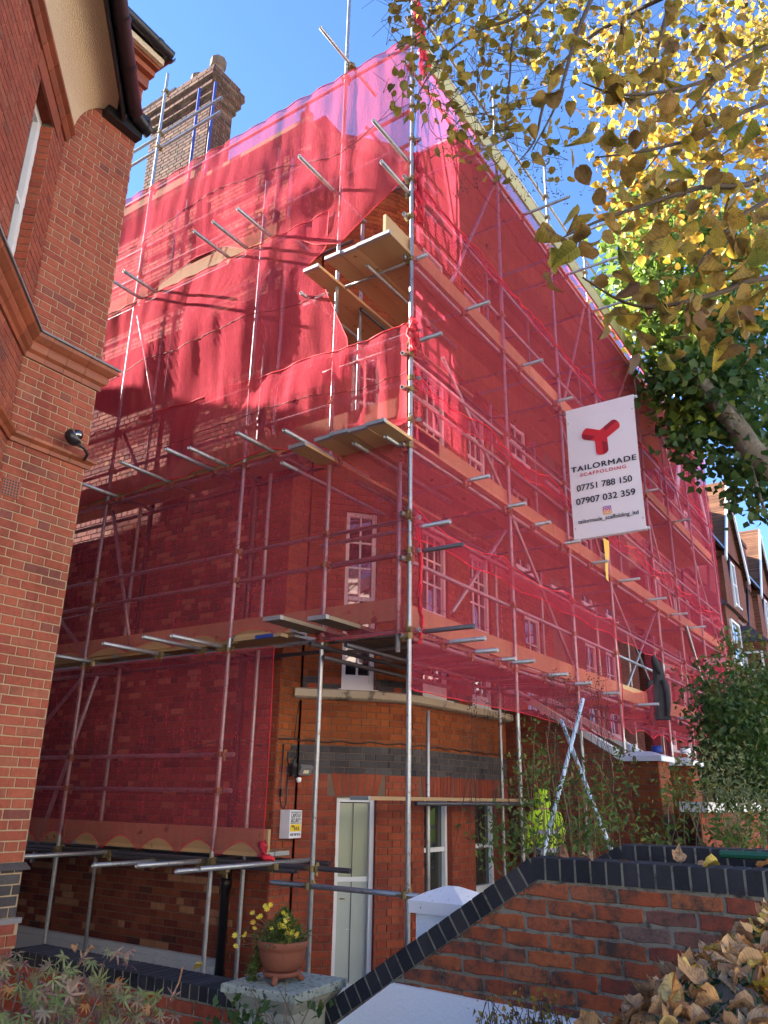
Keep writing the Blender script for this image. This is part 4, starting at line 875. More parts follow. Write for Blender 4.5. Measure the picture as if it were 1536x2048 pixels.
# ------------------------------------------------------------------ the terrace farther along the street
def terrace(i, x0, x1, lab):
    T = empty('terraced_house', ((x0+x1)/2, 6.3, -1.6), lab, 'house', 'terraced houses farther along the street')
    yf = 6.3; ez = 9.8; g = MB(); ww = x1-x0
    wins = []
    for zc, hh in ((1.4, 2.2), (4.6, 2.0)):
        for fx in (.14, .38, .62): wins.append((x0+ww*fx, x0+ww*fx+.95, zc, zc+hh))
    Sx = plane_S((0, yf, 0), (1,0,0), (0,-1,0)); backing(T, Sx, x0, x1, -2, ez, 'brick_far', wins, name='wall')
    for wn in wins:
        reveal(T, Sx, wn, .15, 'brick_red'); sash(T, Sx, wn, .14, 1, 2, fw=.09)
        g = MB(); g.box(wn[0]-.1, wn[1]+.1, yf-.03, yf-.002, wn[3]+.02, wn[3]+.26); g.build('lintel', MT['terracotta'], T)
    for z in (3.95, 7.3): g = MB(); g.box(x0, x1, yf-.07, yf-.002, z, z+.16); g.build('string_course', MT['terracotta'], T)
    # steep gable rising from the front wall, white barge boards
    gx0, gx1, gz = x0+ww*.42, x0+ww*.98, ez+3.4; gy = yf-.25
    gw = [(x0+ww*.60, x0+ww*.60+.8, 7.7, 9.6)]
    g = MB(); g.prism([(gx0, gy, 7.5), (gx1, gy, 7.5), (gx1, gy, ez), ((gx0+gx1)/2, gy, gz), (gx0, gy, ez)], (0, .24, 0)); g.build('gable', MT['brick_far'], T)
    Sg = plane_S((0, gy-.01, 0), (1,0,0), (0,-1,0)); sash(T, Sg, gw[0], -.02, 2, 2, fw=.08)
    for a, b in (((gx0-.3, ez-.5), ((gx0+gx1)/2, gz+.15)), ((gx1+.3, ez-.5), ((gx0+gx1)/2, gz+.15))):
        g = MB(); d = Vector((b[0]-a[0], 0, b[1]-a[1])); L_ = d.length; d.normalize(); mid = Vector(((a[0]+b[0])/2, gy-.22, (a[1]+b[1])/2)); g.obox(mid, d, (0,1,0), d.cross(Vector((0,1,0))), L_/2, .03, .13); g.build('bargeboard', MT['white_paint'], T)
        g = MB(); q0, q1 = Vector((a[0], gy-.25, a[1]+.13)), Vector((b[0], gy-.25, b[1]+.13)); g.quad(q0, q1, q1+Vector((0, 5, 0)), q0+Vector((0, 5, 0))); g.build('gable_roof', MT['roof_tile'], T)
    g = MB(); g.quad((x0, yf-.4, ez), (x1, yf-.4, ez), (x1, 12, ez+4.8), (x0, 12, ez+4.8)); g.quad((x0, 12, ez+4.8), (x1, 12, ez+4.8), (x1, 18, ez), (x0, 18, ez)); g.build('roof', MT['roof_tile'], T)
    g = MB(); g.box(x0+.1, x0+ww*.40, yf-.45, yf-.33, ez-.12, ez); g.build('gutter', MT['black_iron'], T)
    g = MB(); g.box(x0+ww*.06, x0+ww*.18, yf-.3, yf+.6, ez-.6, ez+1.5); g.box(x0+ww*.05, x0+ww*.19, yf-.36, yf+.6, ez+1.5, ez+1.7); g.build('brick_stack', MT['brick_far_side'], T)
    for fx in (.06, .55): 
        g = MB(); g.tube([(x0+ww*fx, yf-.09, -1.6), (x0+ww*fx, yf-.09, 6.8), (x0+ww*fx+.15, yf-.09, 7.3), (x0+ww*fx+.15, yf-.3, ez-.1)], .06, seg=8); g.build('downpipe', MT['black_iron'], T, True)
    g = MB(); g.quad((x0, yf, -2), (x0, 18, -2), (x0, 18, ez), (x0, yf, ez)); g.poly([(x0, yf, ez), (x0, 18, ez), (x0, 12, ez+4.8)]); g.build('party_wall', MT['brick_far_side'], T)
    # two-storey bay with a slate top, and gabled porch
    bx0, bx1 = x0+ww*.72, x0+ww*1.0; g = MB(); g.box(bx0, bx1, yf-1.1, yf-.003, -2, 6.3); g.build('bay', MT['brick_far'], T)
    for z in (1.5, 4.4):
        Sb = plane_S((0, yf-1.11, 0), (1,0,0), (0,-1,0)); sash(T, Sb, (bx0+.35, bx1-.35, z, z+1.5), -.02, 2, 2, fw=.08)
        Sb = plane_S((bx0-.01, yf, 0), (0,-1,0), (-1,0,0)); sash(T, Sb, (.25, .95, z, z+1.5), -.02, 1, 2, fw=.08)
    g = MB(); g.hexa([(bx0-.15,yf-1.25,6.3),(bx1+.15,yf-1.25,6.3),(bx1+.15,yf-.01,6.3),(bx0-.15,yf-.01,6.3),(bx0+.5,yf-.5,7.1),(bx1-.5,yf-.5,7.1),(bx1-.5,yf-.02,7.1),(bx0+.5,yf-.02,7.1)]); g.build('bay_roof', MT['slate'], T)
    p0, p1 = x0+ww*.44, x0+ww*.70; g = MB(); g.prism([(p0,yf-1.3,2.5),(p1,yf-1.3,2.5),((p0+p1)/2,yf-1.3,3.6)], (0,1.29,0)); g.build('porch_roof', MT['slate'], T)
    for xx in (p0+.05, p1-.15): g = MB(); g.box(xx, xx+.1, yf-1.25, yf-1.15, -1.6, 2.5); g.build('porch_post', MT['terracotta'], T)
terrace(0, 23.0, 30.5, 'nearest brick terraced house beyond the scaffold with white barge boards and black downpipes')
terrace(1, 30.5, 38.0, 'middle brick terraced house with tiled gable roof behind the tree')
terrace(2, 38.0, 46.0, 'farthest brick terraced house at the right edge with slate topped bay')
g = MB(); g.box(46, 90, 6.3, 18, -2, 9.0); o = g.build('terrace_row', MT['brick_far']); tag(o, 'distant end of the brick terrace seen past the last gable', 'houses')

# ------------------------------------------------------------------ unseen pale terrace across the road, added to bounce warm sunlight into the shade
for i in range(8):
    x0 = -42+14*i; T = empty('stucco_house', (x0+7, -21, -1.6), 'added pale stucco house out of view across the road, bouncing sunlight, number '+('one','two','three','four','five','six','seven','eight')[i]+' from the left house side', 'house', 'added pale stucco houses bouncing sunlight across the road')
    wins = [(x0+1.2+k_*3.2, x0+2.4+k_*3.2, z, z+1.9) for z in (-.2, 3.0, 6.2) for k_ in range(4)]; Sx = plane_S((x0+13.9, -21, 0), (-1,0,0), (0,1,0)); wl = [(13.9-(b-x0), 13.9-(a-x0), c, d) for a, b, c, d in wins]
    backing(T, Sx, 0, 13.9, -1.7, 9.6, 'stucco', wl, ds=4)
    for wn in wl: reveal(T, Sx, wn, .12, 'stucco'); sash(T, Sx, wn, .11, 2, 2)
    g = MB(); g.box(x0, x0+13.9, -21.01, -20.7, 9.6, 9.9); g.build('cornice', MT['stucco'], T)
    g = MB(); g.quad((x0,-20.8,9.9),(x0+13.9,-20.8,9.9),(x0+13.9,-26,12.5),(x0,-26,12.5)); g.quad((x0,-31,9.6),(x0+13.9,-31,9.6),(x0+13.9,-26,12.5),(x0,-26,12.5)); g.build('roof', MT['slate'], T)
sheet('pavement', -60, 140, -17, -13, -1.45, 'paving'); sheet('front_gardens', -60, 140, -21, -17, -1.47, 'soil')

# ------------------------------------------------------------------ scaffold
SCF = empty('scaffold', (6.52, 4.09, -2.08), 'galvanised tube scaffold with timber platforms wrapped round the corner house', 'scaffold')
def unit_tube(r=.0242, ri=.0195, seg=12):
    m = MB(); b = []
    for rr, z in ((r,0),(r,1),(ri,1),(ri,0)):
        b.append(len(m.v)); m.v += [(rr*math.cos(2*math.pi*k/seg), rr*math.sin(2*math.pi*k/seg), z) for k in range(seg)]
    for a in range(4):
        c = (a+1) % 4
        for k in range(seg): j = (k+1) % seg; m.face((b[a]+k, b[a]+j, b[c]+j, b[c]+k))
    me = m.mesh('scaffold_tube'); me.polygons.foreach_set('use_smooth', [(i//seg) in (0, 2) for i in range(len(m.f))]); return me
TUBE = {}
def tube(name, a, b, mat='galvanised', parent=None):
    if mat not in TUBE: TUBE[mat] = unit_tube(); TUBE[mat].materials.append(MT[mat])
    a, b = Vector(a), Vector(b); d = b-a; L_ = d.length; R = d.to_track_quat('Z', 'Y').to_matrix().to_4x4()
    return obj(name, TUBE[mat], None, parent or SCF, Matrix.Translation(a)@R@Matrix.Diagonal((1,1,L_,1)))
def coupler_mesh():
    m = MB(); r = .036
    for ax in (0, 1):
        off = Vector((0, .026, 0)) if ax else Vector((0, -.026, 0))
        A = Vector((0,0,1)) if ax == 0 else Vector((1,0,0)); pts = [off-A*.030, off+A*.030]; m.tube(pts, r, seg=10)
        e = Vector((1,0,0)) if ax == 0 else Vector((0,0,1)); m.tube([off+e*.02+Vector((0,(-.022 if ax == 0 else .022),0)), off+e*.068+Vector((0,(-.03 if ax == 0 else .03),0))], .008, seg=6)
        m.obox(off+e*.050, A, Vector((0,1,0)), e, .017, .016, .014); m.obox(off-e*.040, A, Vector((0,1,0)), e, .024, .020, .012)
    return m.mesh('coupler', False)
CPL = coupler_mesh(); CPL.materials.append(MT['coupler_zinc']); NCP = [0]
def coupler(p, axis='y'):
    if NCP[0] >= 290: return
    NCP[0] += 1; R = Matrix.Rotation(math.pi/2, 4, 'Z') if axis == 'y' else Matrix.Identity(4)
    if RNG.random() < .5: R = R@Matrix.Rotation(math.pi, 4, 'Z')@Matrix.Rotation(math.pi, 4, 'Y')
    obj('coupler', CPL, None, SCF, Matrix.Translation(Vector(p))@R)
XL, YF = 6.52, 4.09
G = -2.08
# standards
for y, top in ((4.09, 11.3), (5.165, 11.6), (6.50, 8.15), (9.1, 11.75), (11.7, 10.6)): tube('standard', (XL, y, G), (XL, y, top))
for y, z0, top in ((5.2, 3.8, 7.2), (6.55, G, 9.0), (9.05, G, 9.2), (11.6, G, 9.2)): tube('standard', (7.06, y, z0), (7.06, y, top))
tube('standard', (XL-.01, 4.215, 1.32), (XL-.01, 4.215, 3.32))
QX = [8.945, 11.0, 12.85, 15.6, 17.3, 19.3, 21.6]
for x in QX: tube('standard', (x, YF, G if x < 12.9 else -1.6), (x, YF, 10.7))
for x in (8.65, 10.66, 12.4, 15.1, 17.0, 19.0, 21.3): tube('standard', (x, 5.15, G), (x, 5.15, 1.0 if x < 8.7 else 9.6))
# left side ledgers and rails
for z, y0, y1, nm in ((1.53,4.0,12.6,'ledger'),(3.80,4.0,12.6,'ledger'),(7.05,5.0,12.6,'ledger'),(9.27,4.0,12.6,'ledger'),(-.66,4.75,12.6,'ledger'),(-.70,5.4,12.6,'ledger'),
                      (2.34,4.0,12.6,'guard_rail'),(2.69,4.0,12.6,'guard_rail'),(4.30,4.0,12.6,'guard_rail'),(4.90,4.0,12.6,'guard_rail'),(7.62,4.0,12.6,'guard_rail'),(8.15,4.0,12.6,'guard_rail'),
                      (.03,6.35,12.6,'guard_rail'),(.40,6.35,12.6,'guard_rail'),(-.805,3.95,5.62,'guard_rail'),(10.45,7.7,13,'guard_rail'),(10.15,7.7,13,'guard_rail'),(11.35,8.9,13,'guard_rail')):
    dx = .05 if z > -.75 else -.05
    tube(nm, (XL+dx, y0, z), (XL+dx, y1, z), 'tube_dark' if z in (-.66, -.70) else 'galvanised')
    for y in (4.09, 5.165, 6.5, 9.1, 11.7):
        if y0-.1 < y < y1 and (z < 8.1 or y != 6.5): coupler((XL+dx/2, y, z), 'y')
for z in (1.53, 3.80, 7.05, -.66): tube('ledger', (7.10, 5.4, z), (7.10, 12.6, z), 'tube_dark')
# transoms poking out through the netting on the side elevation: y, z, outer end
for y, z, xe in ((6.32,7.11,5.84),(6.76,7.10,5.84),(7.11,7.10,5.84),(8.95,7.10,5.75),(8.62,7.10,5.9),(5.225,7.32,5.74),(5.11,9.49,5.86),(4.13,7.27,5.74),(4.13,6.82,5.92),
                 (7.83,3.855,5.72),(7.04,3.855,5.74),(6.78,3.855,5.86),(6.0,3.855,5.86),(8.88,3.855,5.92),(5.08,3.56,5.62),(4.20,3.50,6.2),
                 (6.97,1.585,5.68),(6.64,1.585,5.78),(7.70,1.585,5.72),(8.98,1.585,5.96),(8.2,-.66,5.36),(7.4,-.715,5.74),(6.67,-.675,5.68),(5.67,-.64,5.54),(6.35,-.72,5.9)):
    tube('transom', (xe, y, z), (7.15, y, z)); coupler((XL+.03, y, z-.03), 'x')
for y in (4.6, 5.6): tube('transom', (6.35, y, 5.86), (8.5, y, 5.86)); tube('transom', (6.2, y, 3.52), (8.3, y, 3.52))
# street-side ledgers and rails
for z, nm in ((1.47,'ledger'),(3.49,'ledger'),(5.85,'ledger'),(8.82,'ledger'),(2.25,'guard_rail'),(2.72,'guard_rail'),(4.16,'guard_rail'),(4.58,'guard_rail'),(6.45,'guard_rail'),(7.0,'guard_rail'),(9.60,'guard_rail'),(10.05,'guard_rail')):
    tube(nm, (6.42, YF+.05, z), (21.8, YF+.05, z))
    for x in [6.52]+QX:
        if x < 18: coupler((x, YF+.025, z), 'x')
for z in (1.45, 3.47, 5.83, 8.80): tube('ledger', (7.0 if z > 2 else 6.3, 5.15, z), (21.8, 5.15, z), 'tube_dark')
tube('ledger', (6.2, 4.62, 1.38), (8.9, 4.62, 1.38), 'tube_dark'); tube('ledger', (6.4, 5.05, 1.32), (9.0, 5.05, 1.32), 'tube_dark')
for x, z, ye in ((6.75,1.55,3.50),(7.22,1.52,3.62),(7.83,1.51,3.78),(8.50,1.52,3.88),(8.80,1.53,3.78),(9.84,1.51,3.78),(10.7,1.50,3.78),(11.9,1.5,3.8),(6.56,4.76,3.72),(6.70,2.37,3.58),(6.66,2.62,3.7),(7.79,3.53,3.80),(8.85,3.53,3.82),(9.7,3.53,3.84),(10.7,3.53,3.8),(11.9,3.53,3.8),(13.2,3.53,3.7),(14.8,3.53,3.7),(16.3,3.53,3.7),(17.8,3.53,3.7),
                 (6.60,5.90,3.93),(7.82,5.90,3.74),(9.5,5.90,3.74),(10.8,5.90,3.8),(12.2,5.9,3.8),(13.8,5.9,3.8),(15.4,5.9,3.8),(17.6,5.9,3.7),
                 (8.3,8.87,3.5),(9.9,8.87,3.3),(11.63,9.55,3.2),(11.75,8.87,3.1),(13.1,8.87,3.2),(13.2,9.6,3.3),(15.5,9.6,3.25),(15.4,8.87,3.3),(16.4,8.87,3.05),(17.9,8.87,3.25),(19.2,8.87,3.3),(13.6,1.5,3.7),(16.2,1.5,3.7),(17.6,1.5,3.7)):
    tube('transom', (x, ye, z), (x, 5.35 if z < 8 else 6.1, z), 'tube_dark' if (x, z) in ((6.70,2.37),(6.75,1.55)) else 'galvanised'); coupler((x, YF+.03, z-.03), 'y')
# sway braces
def fb(a, b, y=4.16, mat='galvanised'): tube('brace', (a[0], y, a[1]), (b[0], y, b[1]), mat)
fb((7.45,5.95),(9.05,8.95)); fb((7.35,5.0),(9.3,3.45)); fb((8.95,3.25),(7.5,1.9)); fb((9.1,3.55),(11.45,1.42)); fb((11.2,5.85),(12.8,8.8)); fb((11.1,5.8),(12.9,3.5)); fb((12.95,3.5),(15.5,1.5)); fb((13.0,5.9),(15.5,8.8)); fb((15.7,5.8),(17.2,3.5)); fb((17.4,3.5),(19.2,1.4),4.0); fb((15.7,3.5),(13.1,1.5)); fb((17.4,8.8),(19.2,5.9)); fb((19.4,5.8),(21.5,3.5)); fb((19.2,1.4),(18.2,-.2),4.0)
for a, b in (((9.05,4.9),(8.4,3.9)),((9.1,6.9),(8.35,4.9)),((9.05,3.7),(8.3,1.7)),((8.9,1.4),(9.7,-.85)),((11.6,3.6),(9.2,1.7)),((9.15,1.45),(11.6,-.6))): tube('brace', (XL+.08, a[0], a[1]), (XL+.08, b[0], b[1]))
# painted raking struts down in the shrubs, and the low plank run
tube('raker', at(1166,1398,10.2), at(1085,1712,9.2), 'tube_white_blue'); tube('raker', at(1122,1440,10.4), at(1222,1700,9.4), 'tube_white_blue')
tube('ledger', (7.9,4.86,-.07), (14.0,4.86,-.07), 'tube_dark'); tube('ledger', (9.0,4.45,-1.02), (11.3,4.45,-1.0), 'galvanised')
for y, z in ((8.75,11.6),(8.35,11.5)): tube('guard_post', (6.95, y, 9.5), (6.95, y, z), 'blue_paint')
# boards
BRD = {}
def board(p, L_, ax, mat=None, w_=.222, th=.038, name='board'):
    """a plank with a steel hoop at either end; ax is the way it runs"""
    mat = mat or ('board_x' if ax == 'x' else 'board_y'); key = (round(L_, 2), mat, w_)
    if key not in BRD:
        m = MB(); m.cur = 0; c = .0
        m.box(-L_/2+.001, L_/2-.001, -w_/2, w_/2, 0, th); m.cur = 1
        for e in (-1, 1):
            a, b = (L_/2-.045)*e, (L_/2+.0015)*e; m.box(min(a,b), max(a,b), -w_/2-.0015, w_/2+.0015, -.0015, th+.0015)
        BRD[key] = m.mesh('board', mats=[MT[mat], MT['board_band']])
    R = Matrix.Identity(4) if ax == 'x' else Matrix.Rotation(math.pi/2, 4, 'Z')
    return obj(name, BRD[key], None, SCF, Matrix.Translation(Vector(p)+Vector((0,0,RNG.uniform(-.003,.004))))@R@Matrix.Rotation(RNG.uniform(-.004,.004),4,'Z'))
def deck(x0, x1, ys, z, mat=None, L_=3.9, ragged=.12):
    for y in ys:
        x = x0+RNG.uniform(-ragged*.15, ragged*.15)
        while x < x1-.3: l = min(L_, x1-x); board((x+l/2, y, z), round(l-.004, 1), 'x', mat); x += l
deck(6.05, 21.6, [4.20+.226*i for i in range(4)], 5.905); board((8.0, 5.20, 5.865), 3.9, 'x')
deck(5.97, 21.6, [4.17+.226*i for i in range(4)], 3.535); board((7.87, 5.15, 3.50), 3.9, 'x'); board((7.5, 5.43, 5.865), 1.9, 'x'); board((7.35, 5.66, 5.865), 1.5, 'x')
deck(6.7, 12.6, [4.30+.226*i for i in range(4)], 1.535, 'board_grey'); deck(12.9, 21.6, [4.22+.226*i for i in range(4)], 1.535)
board((7.7, 5.2, 1.60), 3.9, 'x', 'board_grey'); board((7.85, 4.75, 1.585), 3.9, 'x', 'board_grey')
deck(7.9, 11.2, [4.22+.226*i for i in range(5)], 8.90); deck(11.2, 21.6, [4.22+.226*i for i in range(9)], 8.90)
for z, mt in ((1.615, 'board_y'), (3.885, None), (7.135, None), (-.60, 'board_y')):
    for x in (6.70, 6.93):
        y = 5.6 if z != -.60 else 5.9
        if z == 7.135: y = 6.1
        while y < 12: l = 3.9 if y > 9 else 3.0; board((x, y+l/2, z), l, 'y', mt); y += l
board((6.62, 6.0, 1.645), .9, 'y'); 
def toe(a, b, z, mat=None, h=.225, name='toe_board'):
    a, b = Vector((a[0], a[1], z)), Vector((b[0], b[1], z)); d = (b-a); L_ = d.length; d.normalize(); m = MB(); n_ = Vector((0,0,1)).cross(d)
    m.obox((a+b)/2+Vector((0,0,h/2)), d, n_, (0,0,1), L_/2, .019, h/2); return m.build(name, MT[mat or ('board_x' if abs(d.x) > .5 else 'board_y')], SCF)
for z in (1.575, 3.575, 5.945):
    x = 6.55 if z != 3.575 else 6.62
    if z == 5.945: x = 6.04
    while x < 21.4: toe((x, 4.15), (min(x+3.9, 21.6)-.01, 4.15), z); x += 3.9
x = 6.7
while x < 21.4: toe((x, 3.99), (min(x+3.9, 21.6)-.01, 3.99), 8.93, 'board_olive', .26); x += 3.9
for z, ys in ((1.66, 4.25), (3.925, 4.2), (7.175, 6.1), (-.56, 5.8)):
    y = ys
    while y < 12: toe((6.60, y), (6.60, min(y+3.3, 12.3)-.01), z); y += 3.3
toe((6.6, 4.15), (7.2, 4.15), 3.60); 
board((8.95, 4.98, -.043), 3.9, 'x'); board((12.7, 5.0, -.043), 3.6, 'x')
# blue paint mark and cream edge on the board end at the first platform
m = MB(); m.box(6.38, 6.505, 5.62, 6.30, 1.588, 1.626); m.build('board', MT['board_x'], SCF); m = MB(); m.box(6.377, 6.40, 5.72, 5.98, 1.587, 1.627); m.build('paint_mark', MT['blue_paint'], SCF)
# yellow inspection tag hanging from the second platform
m = MB(); P0 = Vector((12.35, 4.0, 0)); rows = [[Vector((12.30+.02*math.sin(i), 3.98, 4.05-i*.14)), Vector((12.52+.03*math.sin(i*1.3)-.02*i*.3, 3.96+.01*i, 4.05-i*.14))] for i in range(6)]; m.grid(rows); o = m.build('warning_tape', MT['yellow_tape']); tag(o, 'yellow strip of plastic hanging from the scaffold by the banner', 'tape')

# ------------------------------------------------------------------ red debris netting
def net(label, fn, na, nz, out, mat='net', seed=0, amp=.05, fold=.02, ties=1.9, hems=('top', 'bottom'), hr=.010, seams=(.5,), bulge=(), group='debris netting sheets'):
    if 'seam_red' not in MT: MT['seam_red'] = simple('seam_red', (.16,.012,.02), (.08,.01,.015), 90, .8)
    """fn(u,v)->point on the tied plane; the sheet bellies between its ties and hangs in folds"""
    out = Vector(out); rows = []; N = empty('debris_netting', fn(0, 0), label, 'netting', group)
    for j in range(nz+1):
        r = []
        for i in range(na+1):
            u, v = i/na, j/nz; p = Vector(fn(u, v)); a = p.x if abs(out.y) > .5 else p.y
            tie = abs(math.sin(math.pi*(a-.2)/ties)); env = math.sin(math.pi*min(max(v, 0), 1))**.6
            d = amp*tie*env*(.4+noise.noise((a*.8+seed, p.z*.7, seed*1.3))*1.1)
            d += fold*(noise.noise((a*6.5+seed*3, p.z*.8, 2.1))+.5*noise.noise((a*15, p.z*1.6+seed, 5)))*(.35+.65*env)
            for ba, bz, ra, rz, bd in bulge: d += bd*math.exp(-((a-ba)/ra)**2-((p.z-bz)/rz)**2)*env
            # puckers running out from the corners where it is tied
            d += .03*math.exp(-((1-v)*4)**2)*abs(math.sin(math.pi*a/.42+seed))*(1 if 'top' in hems else 0)
            r.append(p+out*max(d+.012, -.01)+Vector((0, 0, .006*noise.noise((a*4, p.z*3, seed)))))
        rows.append(r)
    m = MB(); m.grid(rows); m.build('net_sheet', MT[mat], N, True)
    for hname in hems:
        line = {'bottom': rows[0], 'top': rows[-1], 'start': [r[0] for r in rows], 'end': [r[-1] for r in rows]}[hname]
        m = MB(); rad = [hr*(.4+.55*abs(noise.noise((i*.21, seed, 3)))) for i in range(len(line))]
        m.tube([p+out*.004 for p in line], hr, seg=6, rad=rad); m.build('hem', MT['net_hem'], N, True)
    for vv in seams:
        r_ = rows[int(vv*nz)]; m = MB(); m.tube([p+out*.003 for p in r_], .0035, seg=4); m.build('seam', MT['seam_red'], N)
    return N
def interp(x, tab):
    if x <= tab[0][0]: return tab[0][1]
    for (a, b), (c, d) in zip(tab, tab[1:]):
        if x <= c: return b+(d-b)*(x-a)/(c-a)
    return tab[-1][1]
XN, YN = XL-.03, YF-.03; OL, OF = (-1,0,0), (0,-1,0)
Y1 = 12.6
def band_L(zt, zb, y0=4.10, yr=None):
    def fn(u, v):
        y = y0+(Y1-y0)*u; a, b = zb(y), zt(y); z = a+(b-a)*v
        if yr: y = yr(z)+(Y1-yr(z))*u
        return (XN, y, z)
    return fn
def sagL(z, s, p=1.9): return lambda y: z-s*abs(math.sin(math.pi*(y-.3)/p))
net('uppermost red netting sheet on the side of the scaffold, below the chimney', band_L(sagL(9.27, .02), lambda y: interp(y, [(4.1,7.02),(4.25,6.98),(5.13,6.48),(5.5,6.62),(6.16,7.07),(6.8,7.10),(7.2,7.32),(7.8,7.36),(8.4,7.20),(8.8,7.07),(12.6,7.06)])), 130, 36, OL, seed=1, amp=.12, fold=.026, bulge=((5.9,7.45,.75,.28,.16),(7.4,8.4,.9,.6,.10)))
yrN2 = lambda z: interp(z, [(4.5,4.9),(5.04,4.92),(6.0,5.36),(6.32,5.66),(6.5,5.35),(7.05,5.3)])
net('sunlit red netting sheet on the side between the topmost side platform and the second', band_L(lambda y: 7.04, lambda y: 4.55, yr=yrN2), 120, 40, OL, seed=2, amp=.17, fold=.030, bulge=((7.2,6.0,1.1,.9,.14),), hems=('top', 'start'))
net('narrow red netting strip on the side round the guard rails of the second platform', band_L(sagL(4.97, .05, 1.3), lambda y: interp(y, [(4.1,3.70),(5.3,3.72),(6,3.85),(12.6,3.84)])-.0+.05*abs(math.sin(math.pi*y/.95))), 140, 18, OL, seed=3, amp=.13, fold=.05, bulge=((5.9,4.45,.7,.5,.08),), hr=.016)
net('dark red netting sheet on the side between the second and first platforms', band_L(lambda y: 3.80, lambda y: interp(y, [(4.1,1.50),(5.2,1.50),(5.6,1.63),(12.6,1.63)])+.10*abs(math.sin(math.pi*y/.82))*(1 if y > 5.2 else 0)), 140, 34, OL, 'net_mid', seed=4, amp=.07, fold=.012, hr=.006)
net('lowest red netting sheet on the side, closing the cage over the passage', band_L(lambda y: 1.50, lambda y: -.62+.16*abs(math.sin(math.pi*(y-5.75)/.62)), y0=5.76), 130, 32, OL, 'net_mid', seed=5, amp=.03, fold=.010, hems=('top', 'bottom', 'start'), hr=.008)
def band_F(x0, x1, zt, zb):
    def fn(u, v): x = x0+(x1-x0)*u; a, b = zb(x), zt(x); return (x, YN, a+(b-a)*v)
    return fn
net('top red netting sheet on the street side, up to the roof platform', band_F(6.5, 21.7, lambda x: interp(x, [(6.5,9.55),(6.8,9.15),(21.7,8.95)])-.04*abs(math.sin(math.pi*x/2.0)), lambda x: 6.85+.08*abs(math.sin(math.pi*x/1.7))), 200, 26, OF, 'net_thin', seed=6, amp=.08, fold=.03)
net('red netting sheet on the street side below the third platform rails', band_F(6.5, 21.7, lambda x: 7.02-.08*abs(math.sin(math.pi*x/2.05)), lambda x: 4.1+.12*abs(math.sin(math.pi*x/1.9))), 200, 30, OF, 'net_thin', seed=7, amp=.06, fold=.022, hr=.012)
net('red netting sheet on the street side round the second platform, behind the banner', band_F(6.5, 21.7, lambda x: 4.42-.16*abs(math.sin(math.pi*x/2.05)), lambda x: 2.45+.05*abs(math.sin(math.pi*x/1.3))), 200, 24, OF, 'net_thin', seed=8, amp=.06, fold=.022, hr=.014)
net('lowest red netting sheet on the street side, hanging below the first platform over the shrubs', band_F(6.48, 12.68, lambda x: 2.78-.12*abs(math.sin(math.pi*(x-6.48)/2.07)), lambda x: interp(x, [(6.48,.98),(6.52,.95),(9,.96),(12.68,.86)])), 110, 28, OF, 'net_thin', seed=9, amp=.05, fold=.02, hems=('top', 'bottom', 'end'), hr=.010)
net('far red netting sheet on the street side beyond the hanging dark jacket', band_F(12.8, 21.7, lambda x: interp(x, [(12.8,1.72),(14.3,1.85),(15.6,2.45),(21.7,2.6)])-.1*abs(math.sin(math.pi*x/1.8)), lambda x: 1.0+.1*abs(math.sin(math.pi*x/1.1))), 90, 20, OF, 'net_thin', seed=10, amp=.06, fold=.03, hems=('top', 'bottom', 'start'))
# end return of the netting at the far end of the scaffold
net('end sheet of red netting closing the far end of the scaffold', lambda u, v: (21.72, 4.06+2.1*u, 1.0+8.0*v), 16, 40, (1,0,0), 'net_thin', seed=11, amp=.05)
# bunched cloth tied to the corner standard
def bunch(label, pts, r, seed):
    N = empty('netting_bunch', pts[0], label, 'netting', 'bunched netting tied at the corner'); 
    for s in range(5):
        rr = random.Random(seed*10+s); m = MB(); P = []
        for i, p in enumerate(pts):
            for k_ in range(4): 
                if i == len(pts)-1 and k_: break
                q_ = Vector(p).lerp(Vector(pts[min(i+1, len(pts)-1)]), k_/4); P.append(q_+Vector((rr.uniform(-1,1), rr.uniform(-1,1), rr.uniform(-.4,.4)))*r)
        m.tube(P, r*.5, seg=6, rad=[r*rr.uniform(.25,.6) for _ in P]); m.build('twisted_fold', MT['net_hem'] if s % 2 else MT['net'], N, True)
bunch('knot of bunched red netting tied on the corner pole near the third platform', [(6.49,4.05,5.02),(6.47,4.04,4.85),(6.50,4.02,4.6)], .05, 1)
bunch('twisted red netting hanging down the corner pole under the first guard rails', [(6.58,4.04,2.6),(6.62,4.02,2.2),(6.58,4.02,1.9),(6.63,4.01,1.6),(6.60,4.02,1.4)], .022, 2)
bunch('gathered red netting at the very top of the corner pole', [(6.52,4.05,9.9),(6.55,4.03,9.6),(6.60,4.0,9.2),(6.65,4.0,8.8)], .06, 3)
bunch('red netting gathered round the corner pole beside the uppermost platform boards', [(6.56,4.04,7.4),(6.58,4.02,6.9),(6.58,4.03,6.4)], .05, 4)
bunch('end of red netting bundled at the lower corner of the passage cage', [(6.48,5.80,-.45),(6.47,5.74,-.58),(6.48,5.68,-.60)], .04, 5)

